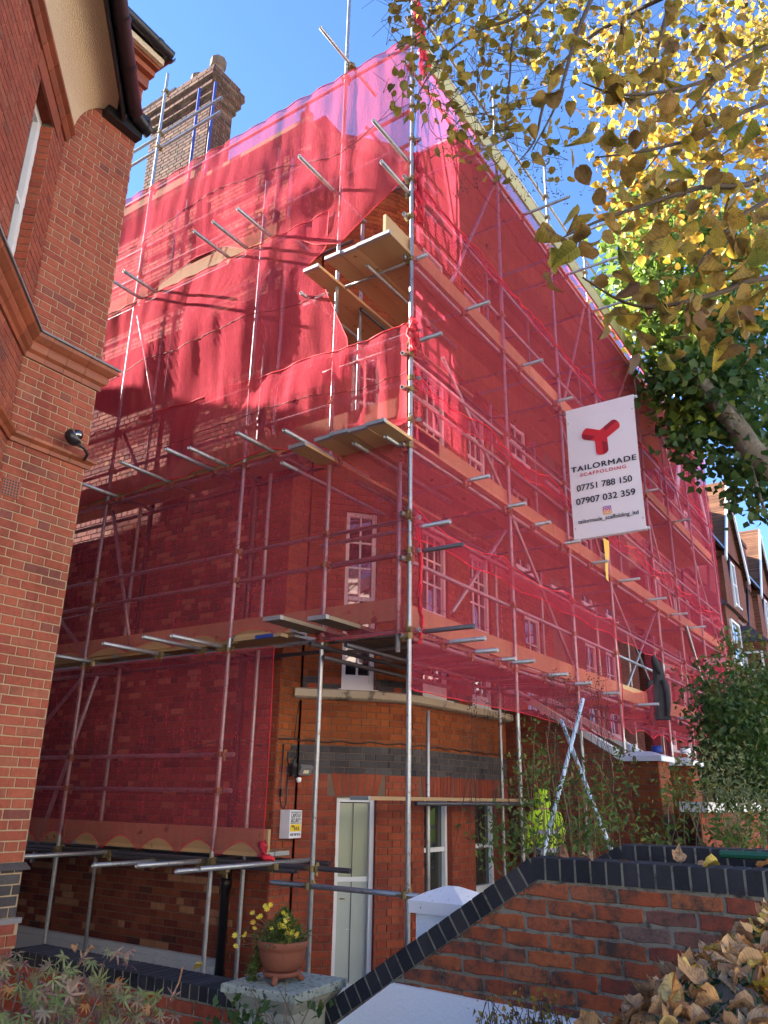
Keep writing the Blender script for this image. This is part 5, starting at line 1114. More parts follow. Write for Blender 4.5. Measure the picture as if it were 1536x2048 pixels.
# ------------------------------------------------------------------ advertising banner
BN = empty('banner', (11.0, 3.45, 3.6), 'white hanging banner with red three armed logo and scaffolding firm lettering', 'banner')
bx, by0, by1, bz0, bz1 = 10.97, 3.985, 2.915, 3.66, 5.76
tube('banner_pole', (10.97+.03, 4.2, bz1-.01), (10.97+.03, 2.87, bz1-.01), 'galvanised', BN); tube('banner_pole', (10.97+.03, 4.2, bz0), (10.97+.03, 2.88, bz0), 'galvanised', BN)
rows = []
for i in range(25):
    z = bz0+(bz1-bz0)*i/24; rows.append([Vector((bx-.006, by0+(by1-by0)*j/12, z)) for j in range(13) for y_ in (by0+(by1-by0)*j/12,)])
m = MB(); m.grid(rows); m.build('banner_sheet', MT['banner_white'], BN, True)
for za, zb in ((bz1-.17, bz1+.015), (bz0-.02, bz0+.17)):
    m = MB(); m.box(bx-.016, bx-.011, by1, by0, za, zb); m.tube([(bx+.03,by0,za+.02 if za < 4.5 else zb-.02),(bx+.03,by1,za+.02 if za < 4.5 else zb-.02)], .032, seg=12); m.build('pole_pocket', MT['banner_white'], BN)
BW, BH = by0-by1, bz1-bz0
def bm(fx, fy, dx=-.014): return Matrix(((0,0,-1,bx+dx),(-1,0,0,by0-BW*fx),(0,1,0,bz1-BH*fy),(0,0,0,1)))
text(BN, 'TAILORMADE', .12, bm(.50,.485), MT['print_black'], bold=.0, width=BW*.93, space=1.15, thick=.004)
text(BN, 'SCAFFOLDING', .075, bm(.49,.538), MT['print_red'], thick=.0015, width=BW*.65, space=1.25)
text(BN, '07751 788 150', .135, bm(.49,.635), MT['print_black'], thick=.003, width=BW*.78)
text(BN, '07907 032 359', .135, bm(.49,.735), MT['print_black'], thick=.003, width=BW*.83)
text(BN, 'tailormade_scaffolding_ltd', .085, bm(.50,.885), MT['print_black'], thick=.0015, width=BW*.84)
# the logo: three broad rounded arms meeting, with darker turned faces
def bpoly(pts, mat, name, dx, parent=BN):
    m = MB(); m.poly([Vector((bx+dx, by0-BW*.5-p[0], bz1-BH*.265+p[1])) for p in pts]); return m.build(name, MT[mat], parent)
def arm(ang, L_, w_, mat, dx, shade=None, name='logo_arm'):
    a = math.radians(ang); d = Vector((math.cos(a), math.sin(a))); n_ = Vector((-d.y, d.x)); pts = [-n_*w_/2, d*(L_-w_*.32)-n_*w_/2]
    for i in range(9): b = -math.pi/2+math.pi*i/8; pts.append(d*(L_-w_*.32+w_*.32*math.cos(b))+n_*(w_/2*math.sin(b)))
    pts += [d*(L_-w_*.32)+n_*w_/2, n_*w_/2]; o = bpoly(pts, mat, name, dx)
    if shade:
        s0, s1 = shade; q_ = [d*w_*.45+n_*w_*s0, d*(L_-w_*.32)+n_*w_*s0]
        for i in range(5): t_ = i/4; q_.append(d*(L_-w_*.32+w_*.32*math.cos(math.asin(max(-1,min(1,2*(s0+(s1-s0)*t_))))))+n_*w_*(s0+(s1-s0)*t_))
        q_ += [d*(L_-w_*.32)+n_*w_*s1, d*w_*.7+n_*w_*s1]; bpoly(q_, 'print_dark_red', 'logo_shade', dx-.001, o)
arm(32, .33, .185, 'print_red', -.0145, (.12, .5)); arm(157, .31, .185, 'print_red', -.0150, (.08, .5)); arm(-88, .31, .19, 'print_red', -.0155, (.05, .5))
bpoly([(.09*math.cos(i*.5236), .09*math.sin(i*.5236)) for i in range(12)], 'print_red', 'logo_centre', -.0172)
# camera icon: rounded square with ring and dot
def rr(w_, r, n=5): return [(sx*(w_-r)+r*math.cos(a0+math.pi/2*i/n), sy*(w_-r)+r*math.sin(a0+math.pi/2*i/n)) for sx, sy, a0 in ((1,1,0),(-1,1,math.pi/2),(-1,-1,math.pi),(1,-1,1.5*math.pi)) for i in range(n+1)]
t = NT('icon_gradient'); sx = t.n('ShaderNodeSeparateXYZ'); t.l(t.n('ShaderNodeTexCoord').outputs['Generated'], sx.inputs[0]); c = t.ramp(t.math('ADD', t.math('MULTIPLY', sx.outputs[2], .75), t.math('MULTIPLY', sx.outputs[1], -.1)), [(.05,(.75,.35,.04)),(.35,(.62,.05,.12)),(.7,(.16,.04,.35))]); MT['icon'] = t.done(t.pbr(c, .6))
iy, iz = by0-BW*.505, bz1-BH*.832
def ipoly(pts, mat, name, dx): m = MB(); m.poly([Vector((bx+dx, iy-p[0], iz+p[1])) for p in pts]); return m.build(name, MT[mat], BN)
ipoly(rr(.062, .018), 'icon', 'icon', -.0145); ipoly(rr(.048, .014), 'banner_white', 'icon_ring', -.0152); ipoly(rr(.040, .011), 'icon', 'icon', -.0159)
ipoly([(.026*math.cos(i*.3927), .026*math.sin(i*.3927)) for i in range(16)], 'banner_white', 'icon_ring', -.0166); ipoly([(.017*math.cos(i*.3927), .017*math.sin(i*.3927)) for i in range(16)], 'icon', 'icon', -.0173)
for fx, fy in ((.03,.105),(.97,.105),(.03,.93),(.97,.93)): m = MB(); m.lathe([(.008,0),(.012,.003),(.006,.004)], (0,0,0), 10); obj('eyelet', m.mesh('eyelet'), MT['lead'], BN, bm(fx, fy, -.018))

# the whole banner, print and all, bellies a little in the wind
def billow(y, z): k_ = (z-bz0)/(bz1-bz0); e = math.sin(math.pi*min(1, max(0, k_))); return e*(-.02-.016*math.sin((y-by1)/BW*math.pi)+.014*noise.noise((y*2.0, z*.9, 1)))
for ch in BN.children:
    if ch.name.split('.')[0] in ('lettering', 'banner_sheet', 'icon', 'icon_ring', 'eyelet') or ch.name.startswith('logo'):
        for o in [ch]+list(ch.children):
            Mw = W[o.name]; Mi = Mw.to_3x3().inverted(); o.data = o.data.copy() if o.data.users > 1 else o.data; dx = -.004 if o.name[:4] in ('logo', 'icon') else -.002 if o.name.startswith('lett') else 0
            for v in o.data.vertices: p = Mw@v.co; v.co += Mi@Vector((billow(p.y, p.z)+dx, 0, 0))

# ------------------------------------------------------------------ jacket on the scaffold, worker in hi-vis
jp = Vector((14.66, 3.98, 0)); jd = (jp-Vector((0,0,0))).normalized(); jr = Vector((jd.y, -jd.x, 0))
JK = empty('jacket', (14.66, 3.98, 2.4), 'dark grey hooded jacket hung by its hood from a scaffold rail', 'jacket')
m = MB(); rows = []
for i in range(29):
    i = i*.5; z = 2.42-i*.075; w_ = interp(i, [(0,.03),(1,.07),(3,.085),(5,.10),(8,.165),(11,.19),(13,.185),(14,.18)]); off = .03*math.sin(i*.35); r = []
    for k_ in range(33):
        a = 2*math.pi*k_/32; f = 1+.10*math.sin(a*3+i*.3)+.13*math.sin(a*7+i*.45+2*noise.noise((a, i*.3, 1)))*min(1, i/4)+.16*noise.noise((math.cos(a)*1.5, math.sin(a)*1.5+i*.5, 3)); r.append(Vector((jp.x, jp.y, z))+jr*(off+w_*f*math.cos(a))+jd*(w_*.42*f*math.sin(a)))
    rows.append(r)
m.grid(rows); m.poly(rows[0]); m.build('jacket_body', MT['dark_cloth'], JK, True)
m = MB(); c_ = Vector((jp.x, jp.y, 2.3)); m.tube([c_+jr*-.02+Vector((0,0,.16))-jd*.03, c_+jr*.0+Vector((0,0,.06))-jd*.075, c_+jr*.04+Vector((0,0,-.06))-jd*.07, c_+jr*.07+Vector((0,0,-.17))-jd*.06], .04, rad=[.03,.055,.05,.03], seg=10); m.build('hood', MT['dark_cloth'], JK, True)
for sgn, ln in ((1,.62),(-1,.78)):
    m = MB(); P = [Vector((jp.x,jp.y,2.02))+jr*sgn*.11-jd*.05, Vector((jp.x,jp.y,1.80))+jr*sgn*.155-jd*.07, Vector((jp.x,jp.y,2.02-ln*.7))+jr*sgn*.15-jd*.07, Vector((jp.x,jp.y,2.02-ln))+jr*sgn*.12-jd*.05]; m.tube(P, .05, rad=[.05,.055,.05,.045], seg=10); m.build('sleeve', MT['dark_cloth'], JK, True)
m = MB(); c_ = Vector((jp.x,jp.y,1.37)); m.obox(c_+jr*.01, jr, jd, (0,0,1), .17, .07, .025); m.build('hem_band', MT['dark_cloth'], JK)
def skin_body(verts, edges, radii, name, mat, parent, sub=2, root=0):
    me = bpy.data.meshes.new(name); me.from_pydata(verts, edges, []); tmp = bpy.data.objects.new('tmp', me); COL.objects.link(tmp)
    md = tmp.modifiers.new('s', 'SKIN'); md.use_smooth_shade = True
    for i, sv in enumerate(me.skin_vertices[0].data): sv.radius = radii[i] if isinstance(radii[i], tuple) else (radii[i],)*2; sv.use_root = (i == root)
    ms = tmp.modifiers.new('u', 'SUBSURF'); ms.levels = sub; ms.render_levels = sub
    dg = bpy.context.evaluated_depsgraph_get(); m2 = bpy.data.meshes.new_from_object(tmp.evaluated_get(dg)); bpy.data.objects.remove(tmp); m2.name = name; m2.materials.clear()
    return obj(name, m2, mat, parent)
m = MB(); m.box(11.0, 11.72, 4.15, 5.35, -2.1, -1.62); o = m.build('landing', MT['paving']); o['kind'] = 'structure'
px0 = at(1090, 1620, 11.7); B0 = Vector((px0.x, px0.y, -1.62)); fd = Vector((.75,.66,0)).normalized(); rd = Vector((fd.y,-fd.x,0)); V3 = lambda r_, f_, z_: tuple(B0+rd*r_+fd*f_+Vector((0,0,z_)))
PS = empty('person', B0, 'worker in a yellow hi-vis jacket and dark trousers seen from behind among the shrubs', 'person')
bv = [V3(0,0,.92),V3(0,0,1.15),V3(0,.02,1.38),V3(0,.05,1.49),V3(0,.09,1.60),V3(0,.10,1.69), V3(-.09,0,.88),V3(-.10,.03,.48),V3(-.10,-.02,.09),V3(-.11,.15,.03), V3(.09,0,.88),V3(.10,.04,.48),V3(.11,-.02,.09),V3(.12,.15,.03), V3(-.18,.02,1.40),V3(-.23,.02,1.12),V3(-.20,.20,.95),V3(-.18,.28,.93), V3(.18,.02,1.40),V3(.24,.04,1.13),V3(.20,.24,1.00),V3(.18,.32,.99)]
be = [(0,1),(1,2),(2,3),(3,4),(4,5),(0,6),(6,7),(7,8),(8,9),(0,10),(10,11),(11,12),(12,13),(2,14),(14,15),(15,16),(16,17),(2,18),(18,19),(19,20),(20,21)]
br = [.13,.125,.13,.055,.085,.06,.085,.06,.042,.035,.085,.06,.042,.035,.055,.045,.035,.03,.055,.045,.035,.03]
skin_body(bv, be, br, 'body', MT['skin'], PS)
skin_body([bv[0],bv[6],bv[7],bv[8],bv[10],bv[11],bv[12]], [(0,1),(1,2),(2,3),(0,4),(4,5),(5,6)], [.145,.10,.08,.065,.10,.08,.065], 'trousers', MT['dark_cloth'], PS)
skin_body([V3(0,0,.86),bv[1],bv[2],V3(0,.05,1.46),bv[14],bv[15],bv[16],bv[18],bv[19],bv[20]], [(0,1),(1,2),(2,3),(2,4),(4,5),(5,6),(2,7),(7,8),(8,9)], [.165,.16,.165,.085,.08,.068,.055,.08,.068,.055], 'jacket', MT['hi_vis'], PS)
for z in (.98, 1.2): m = MB(); m.lathe([(.172,-.03),(.176,0),(.172,.03)], (B0.x, B0.y, B0.z+z), 20); m.build('reflective_band', MT['reflective'], PS, True)
hc = Vector(V3(0,.09,1.64)); m = MB(); m.lathe([(.10,-.13),(.115,-.06),(.118,.0),(.105,.06),(.07,.105),(0,.12)], hc, 16); m.build('hood', MT['hi_vis'], PS, True)
for sgn in (-1, 1):
    hb = Vector(bv[17 if sgn < 0 else 21])
    for i in range(4): m = MB(); b0_ = hb+rd*(.012*(i-1.5)*1.6); m.tube([b0_, b0_+fd*.045+Vector((0,0,-.005)), b0_+fd*.07+Vector((0,0,-.03)), b0_+fd*(.068+.004*i)+Vector((0,0,-.055))], .009, .006, seg=6); m.build('finger', MT['skin'], PS, True)
    m = MB(); m.tube([hb-rd*sgn*.025, hb-rd*sgn*.045+fd*.03, hb-rd*sgn*.035+fd*.06+Vector((0,0,-.02))], .010, .007, seg=6); m.build('thumb', MT['skin'], PS, True)

# ------------------------------------------------------------------ leaves, trees and shrubs
def lime_tpl(curl=.25, fold=.25, wav=.03, seed=0, rows=6, cols=5):
    """broad heart-shaped lime leaf, base at the origin, running along +Y, unit length"""
    r = np.random.RandomState(seed); ts = [0,.08,.3,.55,.8,1.0]; wd = [.10,.34,.46,.42,.24,.0]; V = []
    for i, (t_, w_) in enumerate(zip(ts, wd)):
        for j in range(cols):
            x = (j-2)/2; y = t_-(.09*abs(x) if i == 0 else 0)
            V.append((x*w_, y-(.06*abs(x) if i == 1 else 0), fold*abs(x)*w_-curl*t_*t_+wav*r.randn()*(abs(x) > .2)))
    F = [(i*cols+j, i*cols+j+1, (i+1)*cols+j+1, (i+1)*cols+j) for i in range(rows-1) for j in range(cols-1)]
    return np.array(V), np.array(F)
def small_tpl(w_=.36, fold=.12, curl=.1):
    return np.array([(0,0,0),(w_,.42,fold),(0,1,-curl),(-w_,.42,fold),(0,.45,0)], float), np.array([(0,1,4),(1,2,4),(2,3,4),(3,0,4)])
def lance_tpl(w_=.13): return np.array([(0,0,0),(w_,.4,.03),(0,1,-.15),(-w_,.4,.03)], float), np.array([(0,1,2),(0,2,3)])
def palm_tpl(seed=0, lobes=7):
    r = np.random.RandomState(seed); V = [(0,0,0)]; F = []
    for k_ in range(lobes):
        a = math.radians(-105+210*k_/(lobes-1)); L_ = (1-.32*abs(k_-(lobes-1)/2)/(lobes-1)*2)*(.9+.2*r.rand()); w_ = .078; d = np.array([math.sin(a), math.cos(a)]); n_ = np.array([d[1], -d[0]]); b = len(V); cz = -.12-.1*r.rand()
        for f_, ww, z in ((.35,w_*1.0,.02),(.62,w_*.85,cz*.3),(1,0,cz)):
            if ww: V += [tuple(d*f_*L_+n_*ww)+(z,), tuple(d*f_*L_-n_*ww)+(z,)]
            else: V.append(tuple(d*f_*L_)+(z,))
        F += [(0,b,b+1),(b,b+2,b+3),(b,b+3,b+1),(b+2,b+4,b+3)]
    return np.array(V, float), np.array(F)
def rots(n, rs, droop=.5, face=None):
    """random frames; leaf length axis leans downwards by droop"""
    y = rs.randn(n, 3); y /= np.linalg.norm(y, axis=1)[:,None]; y[:,2] -= droop*1.5; y /= np.linalg.norm(y, axis=1)[:,None]
    z = rs.randn(n, 3); 
    if face is not None: z = z*.8+np.array(face)
    z -= y*(z*y).sum(1)[:,None]; z /= np.linalg.norm(z, axis=1)[:,None]; x = np.cross(y, z)
    return np.stack([x, y, z], 2)
def leaf_cloud(name, P, size, mat, parent, tpl, rs, droop=.5, face=None, kind='stuff'):
    V, Fc = tpl; n = len(P); R = rots(n, rs, droop, face); s = size if hasattr(size, '__len__') else np.full(n, size)
    W_ = np.einsum('nij,kj->nki', R, V)*np.asarray(s)[:,None,None]+np.asarray(P)[:,None,:]
    FF = (Fc[None]+(np.arange(n)*len(V))[:,None,None]).reshape(-1, Fc.shape[1])
    return obj(name, np_mesh(name, W_.reshape(-1,3), FF), mat, parent, None, kind)
def leaf_parts(name, P, size, mat, parent, tpls, rs, droop=.5, face=None):
    ms = []
    for V, Fc in tpls:
        me = np_mesh(name, V, Fc); me.materials.append(mat); ms.append(me)
    R = rots(len(P), rs, droop, face); out = []
    for i, p in enumerate(P):
        s = size[i] if hasattr(size, '__len__') else size; r = R[i]*s
        M = Matrix(((r[0,0],r[0,1],r[0,2],p[0]),(r[1,0],r[1,1],r[1,2],p[1]),(r[2,0],r[2,1],r[2,2],p[2]),(0,0,0,1))); out.append(obj(name, ms[i % len(ms)], None, parent, M))
    return out
def px_cloud(boxes, rs):
    """(x0,x1,y0,y1, near, far, count) in photo pixels and metres -> points in space"""
    P = []
    for x0, x1, y0, y1, d0_, d1_, n in boxes:
        for _ in range(n): P.append(tuple(at(rs.uniform(x0, x1), rs.uniform(y0, y1), rs.uniform(d0_, d1_))))
    return np.array(P)
def branch(parent, pts, r0, r1, mat='twig', name='branch', k=4):
    q_ = [Vector(p) for p in pts]; out = []
    for i in range(len(q_)-1):
        a, b, c, d = [q_[min(max(j, 0), len(q_)-1)] for j in (i-1, i, i+1, i+2)]
        for s in range(k): t_ = s/k; out.append(.5*((2*b)+(c-a)*t_+(2*a-5*b+4*c-d)*t_*t_+(3*b-a-3*c+d)*t_**3))
    out.append(q_[-1]); m = MB(); m.tube(out, r0, r1, seg=6); return m.build(name, MT[mat], parent, True)
rs = np.random.RandomState(5)
LIME = empty('lime_tree', (4.5, -3.4, -1.6), 'lime tree overhanging from the right with large yellow and brown autumn leaves', 'tree')
TR = Vector((4.5, -3.4, 5.2)); branch(LIME, [(4.5,-3.4,-1.7),(4.55,-3.35,2),(4.5,-3.4,5.2),(4.7,-3.1,9)], .24, .10, 'bark', 'trunk')
B = lambda *a: [at(*p) for p in a]
near_br = [B((1800,20,4.2),(1536,95,3.4),(1400,165,3.1),(1255,190,2.9),(1165,165,2.8)), B((1850,120,4.0),(1536,205,3.3),(1420,265,3.0),(1300,300,2.8),(1190,315,2.75)), B((1850,500,3.4),(1536,555,2.9),(1440,585,2.8),(1330,612,2.7),(1250,605,2.65),(1165,555,2.6)), B((1700,200,4),(1536,350,3.1),(1400,375,2.9),(1290,410,2.8),(1190,445,2.7),(1120,478,2.65)), B((1800,300,3.6),(1536,400,3.0),(1430,490,2.8),(1380,560,2.7)), B((1250,-150,4.4),(1182,0,3.6),(1150,80,3.3),(1130,150,3.1),(1110,215,3.0),(1065,300,2.9)), B((1400,-200,5),(1340,0,4.0),(1310,120,3.6),(1290,190,3.4))]
for b_ in near_br: branch(LIME, [TR.lerp(b_[0], .5), *b_], .020, .003)
mid_br = [B((1150,-120,5.2),(1050,20,5.0),(960,60,4.8),(880,120,4.7),(830,200,4.6)), B((1200,-100,5.4),(1090,0,5.2),(1030,70,5.0),(1020,150,5.0),(1010,260,4.9)), B((1000,-150,5.2),(900,0,5.0),(850,60,4.9),(790,100,4.8)), B((1200,60,5.2),(1100,180,5.0),(1070,280,5.0),(1030,330,5.0)), B((1536,60,6.5),(1400,200,6.6),(1300,330,6.8),(1210,440,7)), B((1536,250,7),(1420,330,7),(1330,450,7.2)), B((1340,-100,6),(1280,100,6),(1240,240,6.2))]
for b_ in mid_br: branch(LIME, [TR.lerp(b_[0], .6), *b_], .022, .004)
tp = [lime_tpl(.25,.25,.03,1), lime_tpl(.6,.6,.07,2), lime_tpl(.1,.15,.03,3), lime_tpl(.9,1.1,.10,4), lime_tpl(-.5,.9,.09,5), lime_tpl(.5,1.6,.08,6)]
# the big hanging leaves in the photograph, one by one
spots = [(1108,150),(1068,322),(1142,300),(1136,480),(1100,497),(1155,432),(1205,470),(1100,548),(1190,385),(1150,495),(1235,470),(1245,540),(1270,565),(1205,640),(1268,712),(1345,625),(1380,560),(1310,440),(1290,330),(1255,290),(1215,245),(1175,250),(1365,300),(1410,250),(1465,215),(1500,330),(1480,380),(1425,365),(1392,400),(1350,340),(1330,240),(1375,190),(1440,130),(1500,120),(1255,60),(1305,130),(1270,150),(1320,560),(1420,470),(1460,440),(1510,450),(1500,520),(1440,540),(1405,610),(1452,605),(1475,600),(1410,640),(1490,640),(1465,680),(1500,690),(1360,680),(1300,690),(1330,705),(1520,270),(1520,150),(1245,370),(1345,395),(1300,470),(1390,440),(1475,290),(1215,560),(1430,700),(1240,180),(1290,240)]
P1 = [tuple(at(x, y, rs.uniform(2.3, 2.9))) for x, y in spots]
for b_ in near_br:
    for i in range(13):
        k_ = rs.uniform(.8, len(b_)-1.001); j = int(k_); P1.append(tuple(b_[j].lerp(b_[j+1], k_-j)+Vector(rs.randn(3)*.05)))
P1 += [tuple(p) for p in px_cloud([(1200,1536,110,520,2.6,3.4,44),(1330,1536,420,720,2.4,3.1,22),(1250,1536,0,120,3,4,20)], rs)]
leaf_parts('leaf', P1, list(rs.uniform(.062, .098, len(P1))), MT['leaf_near'], LIME, tp, rs, .55)
P2 = px_cloud([(780,1120,-60,120,4.3,5.4,380),(785,930,110,235,4.4,5.2,85),(900,1060,110,270,4.6,5.4,110),(1040,1300,-60,170,4.6,6,300),(1250,1536,-60,160,4.5,6,260),(950,1150,230,380,4.8,5.2,40),(870,1010,230,330,4.8,5.3,38)], rs)
leaf_parts('leaf', P2[:60], list(rs.uniform(.055, .08, 60)), MT['leaf_olive'], LIME, tp, rs, .5)
leaf_cloud('foliage', P2[60:], rs.uniform(.05, .08, len(P2)-60), MT['leaf_olive'], LIME, lime_tpl(.3,.3,.04,7), rs, .5)
P3 = px_cloud([(1180,1536,60,330,6,9.5,840),(1240,1536,250,520,6,9.5,700),(1190,1330,330,440,6.2,8.5,120),(1400,1536,0,120,6,9,150),(1150,1260,20,240,6,8,90),(1330,1536,480,640,6.5,9,120)], rs)
leaf_cloud('foliage', P3, rs.uniform(.06, .10, len(P3)), MT['leaf_yellow'], LIME, lime_tpl(.3,.3,.04,9, ), rs, .4)
# bunches of seeds on fine stalks
m = MB()
for p in px_cloud([(900,1200,180,380,4.5,5.2,90),(1000,1130,330,400,4.6,5,25)], rs):
    p = Vector(p); q_ = p+Vector((rs.randn()*.02, rs.randn()*.02, -.06)); m.tube([p, q_], .0012, seg=3)
    for k_ in range(3): c_ = q_+Vector(rs.randn(3)*.012); m.lathe([(0,-.006),(.006,0),(0,.006)], c_, 5)
o = m.build('seed_cluster', MT['twig'], LIME); o['kind'] = 'stuff'
m = MB()
for p in list(P2[::3])+list(P3[::7]):
    p = Vector(p); m.tube([p, p+Vector(rs.randn(3)*.10), p+Vector(rs.randn(3)*.16)+Vector((.05,-.05,.08))], .003, .0016, seg=4)
o = m.build('twig', MT['twig'], LIME); o['kind'] = 'stuff'

# plane tree farther along the street
PL = empty('plane_tree', (17.6, -.9, -1.6), 'large plane tree with mottled trunk and green crown beyond the banner', 'tree')
branch(PL, [(18.0,-1.3,-1.7),(17.6,-.8,2.2),(16.6,.6,4.9),(15.68,1.81,6.0),(15.35,2.25,7.0),(15.1,2.7,7.9),(15.0,3.1,9.2)], .42, .11, 'bark', 'trunk')
for b_ in (B((1500,900,15.6),(1440,800,15.4),(1500,700,15.5),(1536,560,16)), B((1430,790,15.2),(1370,720,14.8),(1330,600,14.6),(1300,480,14.6)), B((1470,830,15.4),(1400,760,15),(1330,740,14.5),(1280,700,14.2)), B((1536,950,15.6),(1480,1000,15),(1440,1010,14.8)), B((1536,700,15),(1450,640,15.5),(1400,520,16)), B((1536,900,14.5),(1500,920,14),(1536,1040,14))): branch(PL, b_, .09, .02, 'bark')
def clumps(boxes, rs, per, spread):
    C = px_cloud(boxes, rs); return (C[:,None,:]+rs.randn(len(C), per, 3)*spread).reshape(-1, 3)
Q = clumps([(1215,1330,470,640,13.5,15.5,70),(1230,1420,380,520,14,16.5,90),(1330,1536,430,600,14,17,110),(1270,1420,560,720,13.5,15.5,90),(1340,1440,770,850,14,15.5,34),(1320,1460,600,780,14,16,70)], rs, 16, .22)
leaf_cloud('foliage', Q, rs.uniform(.13, .24, len(Q)), MT['leaf_green'], PL, small_tpl(.45,.1,.2), rs, .4)
Q = clumps([(1400,1536,600,800,13.5,15.5,95),(1330,1400,640,760,13.5,15,12),(1290,1400,690,790,13.5,14.8,16),(1440,1536,780,900,14,15.5,40),(1340,1420,850,905,14,15,16),(1480,1536,900,1010,13.5,14.5,14),(1400,1480,900,960,14,15,8)], rs, 16, .20)
leaf_parts('leaf', Q[:120], list(rs.uniform(.15, .26, 120)), MT['leaf_dark'], PL, [small_tpl(.45,.1,.2)], rs, .4)
leaf_cloud('foliage', Q[120:], rs.uniform(.13, .24, len(Q)-120), MT['leaf_dark'], PL, small_tpl(.45,.1,.2), rs, .4)
# trees across the street, mirrored in the panes
for i, (x, y) in enumerate(((-7,-15),(9,-15.5),(26,-15))):
    T = empty('street_tree', (x, y, -1.6), 'leafy tree across the road, '+('nearest the left house', 'opposite the scaffold', 'opposite the terrace')[i], 'tree', 'trees across the road')
    branch(T, [(x,y,-1.7),(x+.2,y,3),(x,y+.2,8)], .3, .12, 'bark', 'trunk')
    for a in range(7): an = a*.9+i; branch(T, [(x+.1,y,3+.5*a),(x+1.6*math.cos(an),y+1.6*math.sin(an),4.6+.6*a),(x+3*math.cos(an),y+3*math.sin(an),5.8+.7*a)], .10, .02, 'bark')
    C = rs.randn(90, 3); C /= np.linalg.norm(C, axis=1)[:,None]; C = C*np.array([2.8,2.2,3.0])*rs.uniform(.5,1,(90,1))+np.array([x,y,7.5]); Q = (C[:,None,:]+rs.randn(90,12,3)*.4).reshape(-1,3)
    leaf_cloud('crown', Q, rs.uniform(.2,.35,len(Q)), MT['leaf_green'], T, small_tpl(.45,.1,.2), rs, .4)

def shrub(name, label, boxes, per, spread, size, mat, tpl, stems, rs, droop=.3, parts=0, cat='shrub', stem_r=.006, stem_mat='stem'):
    S_ = empty(name, stems[0][0] if stems else at(boxes[0][0], boxes[0][2], boxes[0][4]), label, cat)
    Q = clumps(boxes, rs, per, spread)
    if parts: leaf_parts('leaf', Q[:parts], list(rs.uniform(*size, parts)), MT[mat], S_, [tpl], rs, droop)
    if len(Q) > parts: leaf_cloud('foliage', Q[parts:], rs.uniform(*size, len(Q)-parts), MT[mat], S_, tpl, rs, droop)
    for st in stems: branch(S_, st, stem_r, stem_r*.4, stem_mat, 'stem', 3)
    return S_
def up_stems(boxes, z0, rs, wob=.12):
    out = []
    for x0, x1, y0, y1, a, b, n in boxes:
        for _ in range(n):
            t_ = at(rs.uniform(x0, x1), rs.uniform(y0, y1), rs.uniform(a, b)); f = Vector((t_.x+rs.randn()*wob*2, t_.y+rs.randn()*wob*2, z0)); out.append([f, f.lerp(t_, .4)+Vector(rs.randn(3)*wob*.5), f.lerp(t_, .75)+Vector(rs.randn(3)*wob*.5), t_])
    return out
st = up_stems([(1000,1250,1420,1580,6.6,8.6,20),(1060,1200,1560,1680,6.2,7.5,18)], -1.56, rs)
shrub('nandina_shrub', 'tall loose shrub of thin canes and small leaves in front of the scaffold poles', [(965,1075,1620,1720,5.9,7.2,30),(1060,1180,1510,1640,6.8,8,20),(1180,1260,1500,1640,7.2,8.4,16),(1050,1120,1430,1500,7.4,8,6),(1140,1250,1600,1690,6.2,7.4,26),(1040,1100,1530,1600,6.6,7.6,12),(1100,1200,1660,1700,6,6.8,10)], 14, .085, (.04,.08), 'leaf_shrub', lance_tpl(.19), st, rs, .35, 200)
m = MB()
for p in px_cloud([(1090,1240,1330,1470,7,8.5,40),(930,1000,1370,1480,6.3,6.9,14)], rs):
    for k_ in range(5): m.lathe([(0,-.008),(.008,0),(0,.008)], Vector(p)+Vector(rs.randn(3)*.03), 5)
    m.tube([Vector(p), Vector(p)+Vector((rs.randn()*.05,rs.randn()*.05,-.3))], .0015, seg=3)
    m.tube([Vector(p)+Vector((0,0,-.3)), Vector(p)+Vector((rs.randn()*.1,rs.randn()*.1,-1.0))], .002, seg=3)
o = m.build('seed_stalks', MT['twig']); tag(o, 'dead dark seed heads on thin stalks rising against the lower red netting', 'seed heads', kind='stuff')
shrub('viburnum_shrub', 'light green leafy shrub before the brick gate pier', [(1330,1430,1530,1620,7.2,8.4,22),(1300,1400,1610,1680,6.8,7.6,10)], 13, .08, (.04,.08), 'leaf_shrub', lance_tpl(.2), up_stems([(1330,1420,1550,1640,7.2,8,9)], -1.56, rs), rs, .35, 60)
shrub('euphorbia', 'grey green euphorbia with whorled leaves below the dark evergreen', [(1390,1490,1500,1600,7.4,8.4,26),(1430,1536,1580,1680,6.6,7.6,20)], 16, .07, (.045,.08), 'leaf_pale', lance_tpl(.14), up_stems([(1440,1480,1600,1660,6.8,7.4,16)], -1.56, rs, .06), rs, .1, 60, cat='plant')
shrub('evergreen_shrub', 'large dark evergreen shrub at the right edge below the terrace', [(1420,1560,1410,1560,8.6,10.5,190),(1470,1560,1350,1440,9,10.8,64),(1400,1470,1380,1460,8.8,10,40),(1440,1560,1540,1600,8.4,9.5,50),(1395,1440,1340,1400,9,10,8)], 20, .13, (.055,.11), 'leaf_dark', lance_tpl(.24), up_stems([(1450,1550,1350,1450,9,10.5,10)], -1.56, rs), rs, .3, 60, stem_r=.02)
shrub('climbing_shrub', 'wispy yellow green shrub climbing in front of the terraced house', [(1470,1540,1290,1400,13,15,34),(1440,1500,1270,1330,13,15,10)], 14, .16, (.08,.15), 'leaf_shrub', lance_tpl(.24), up_stems([(1470,1536,1280,1330,13.5,14.5,5)], -1.56, rs), rs, .3)
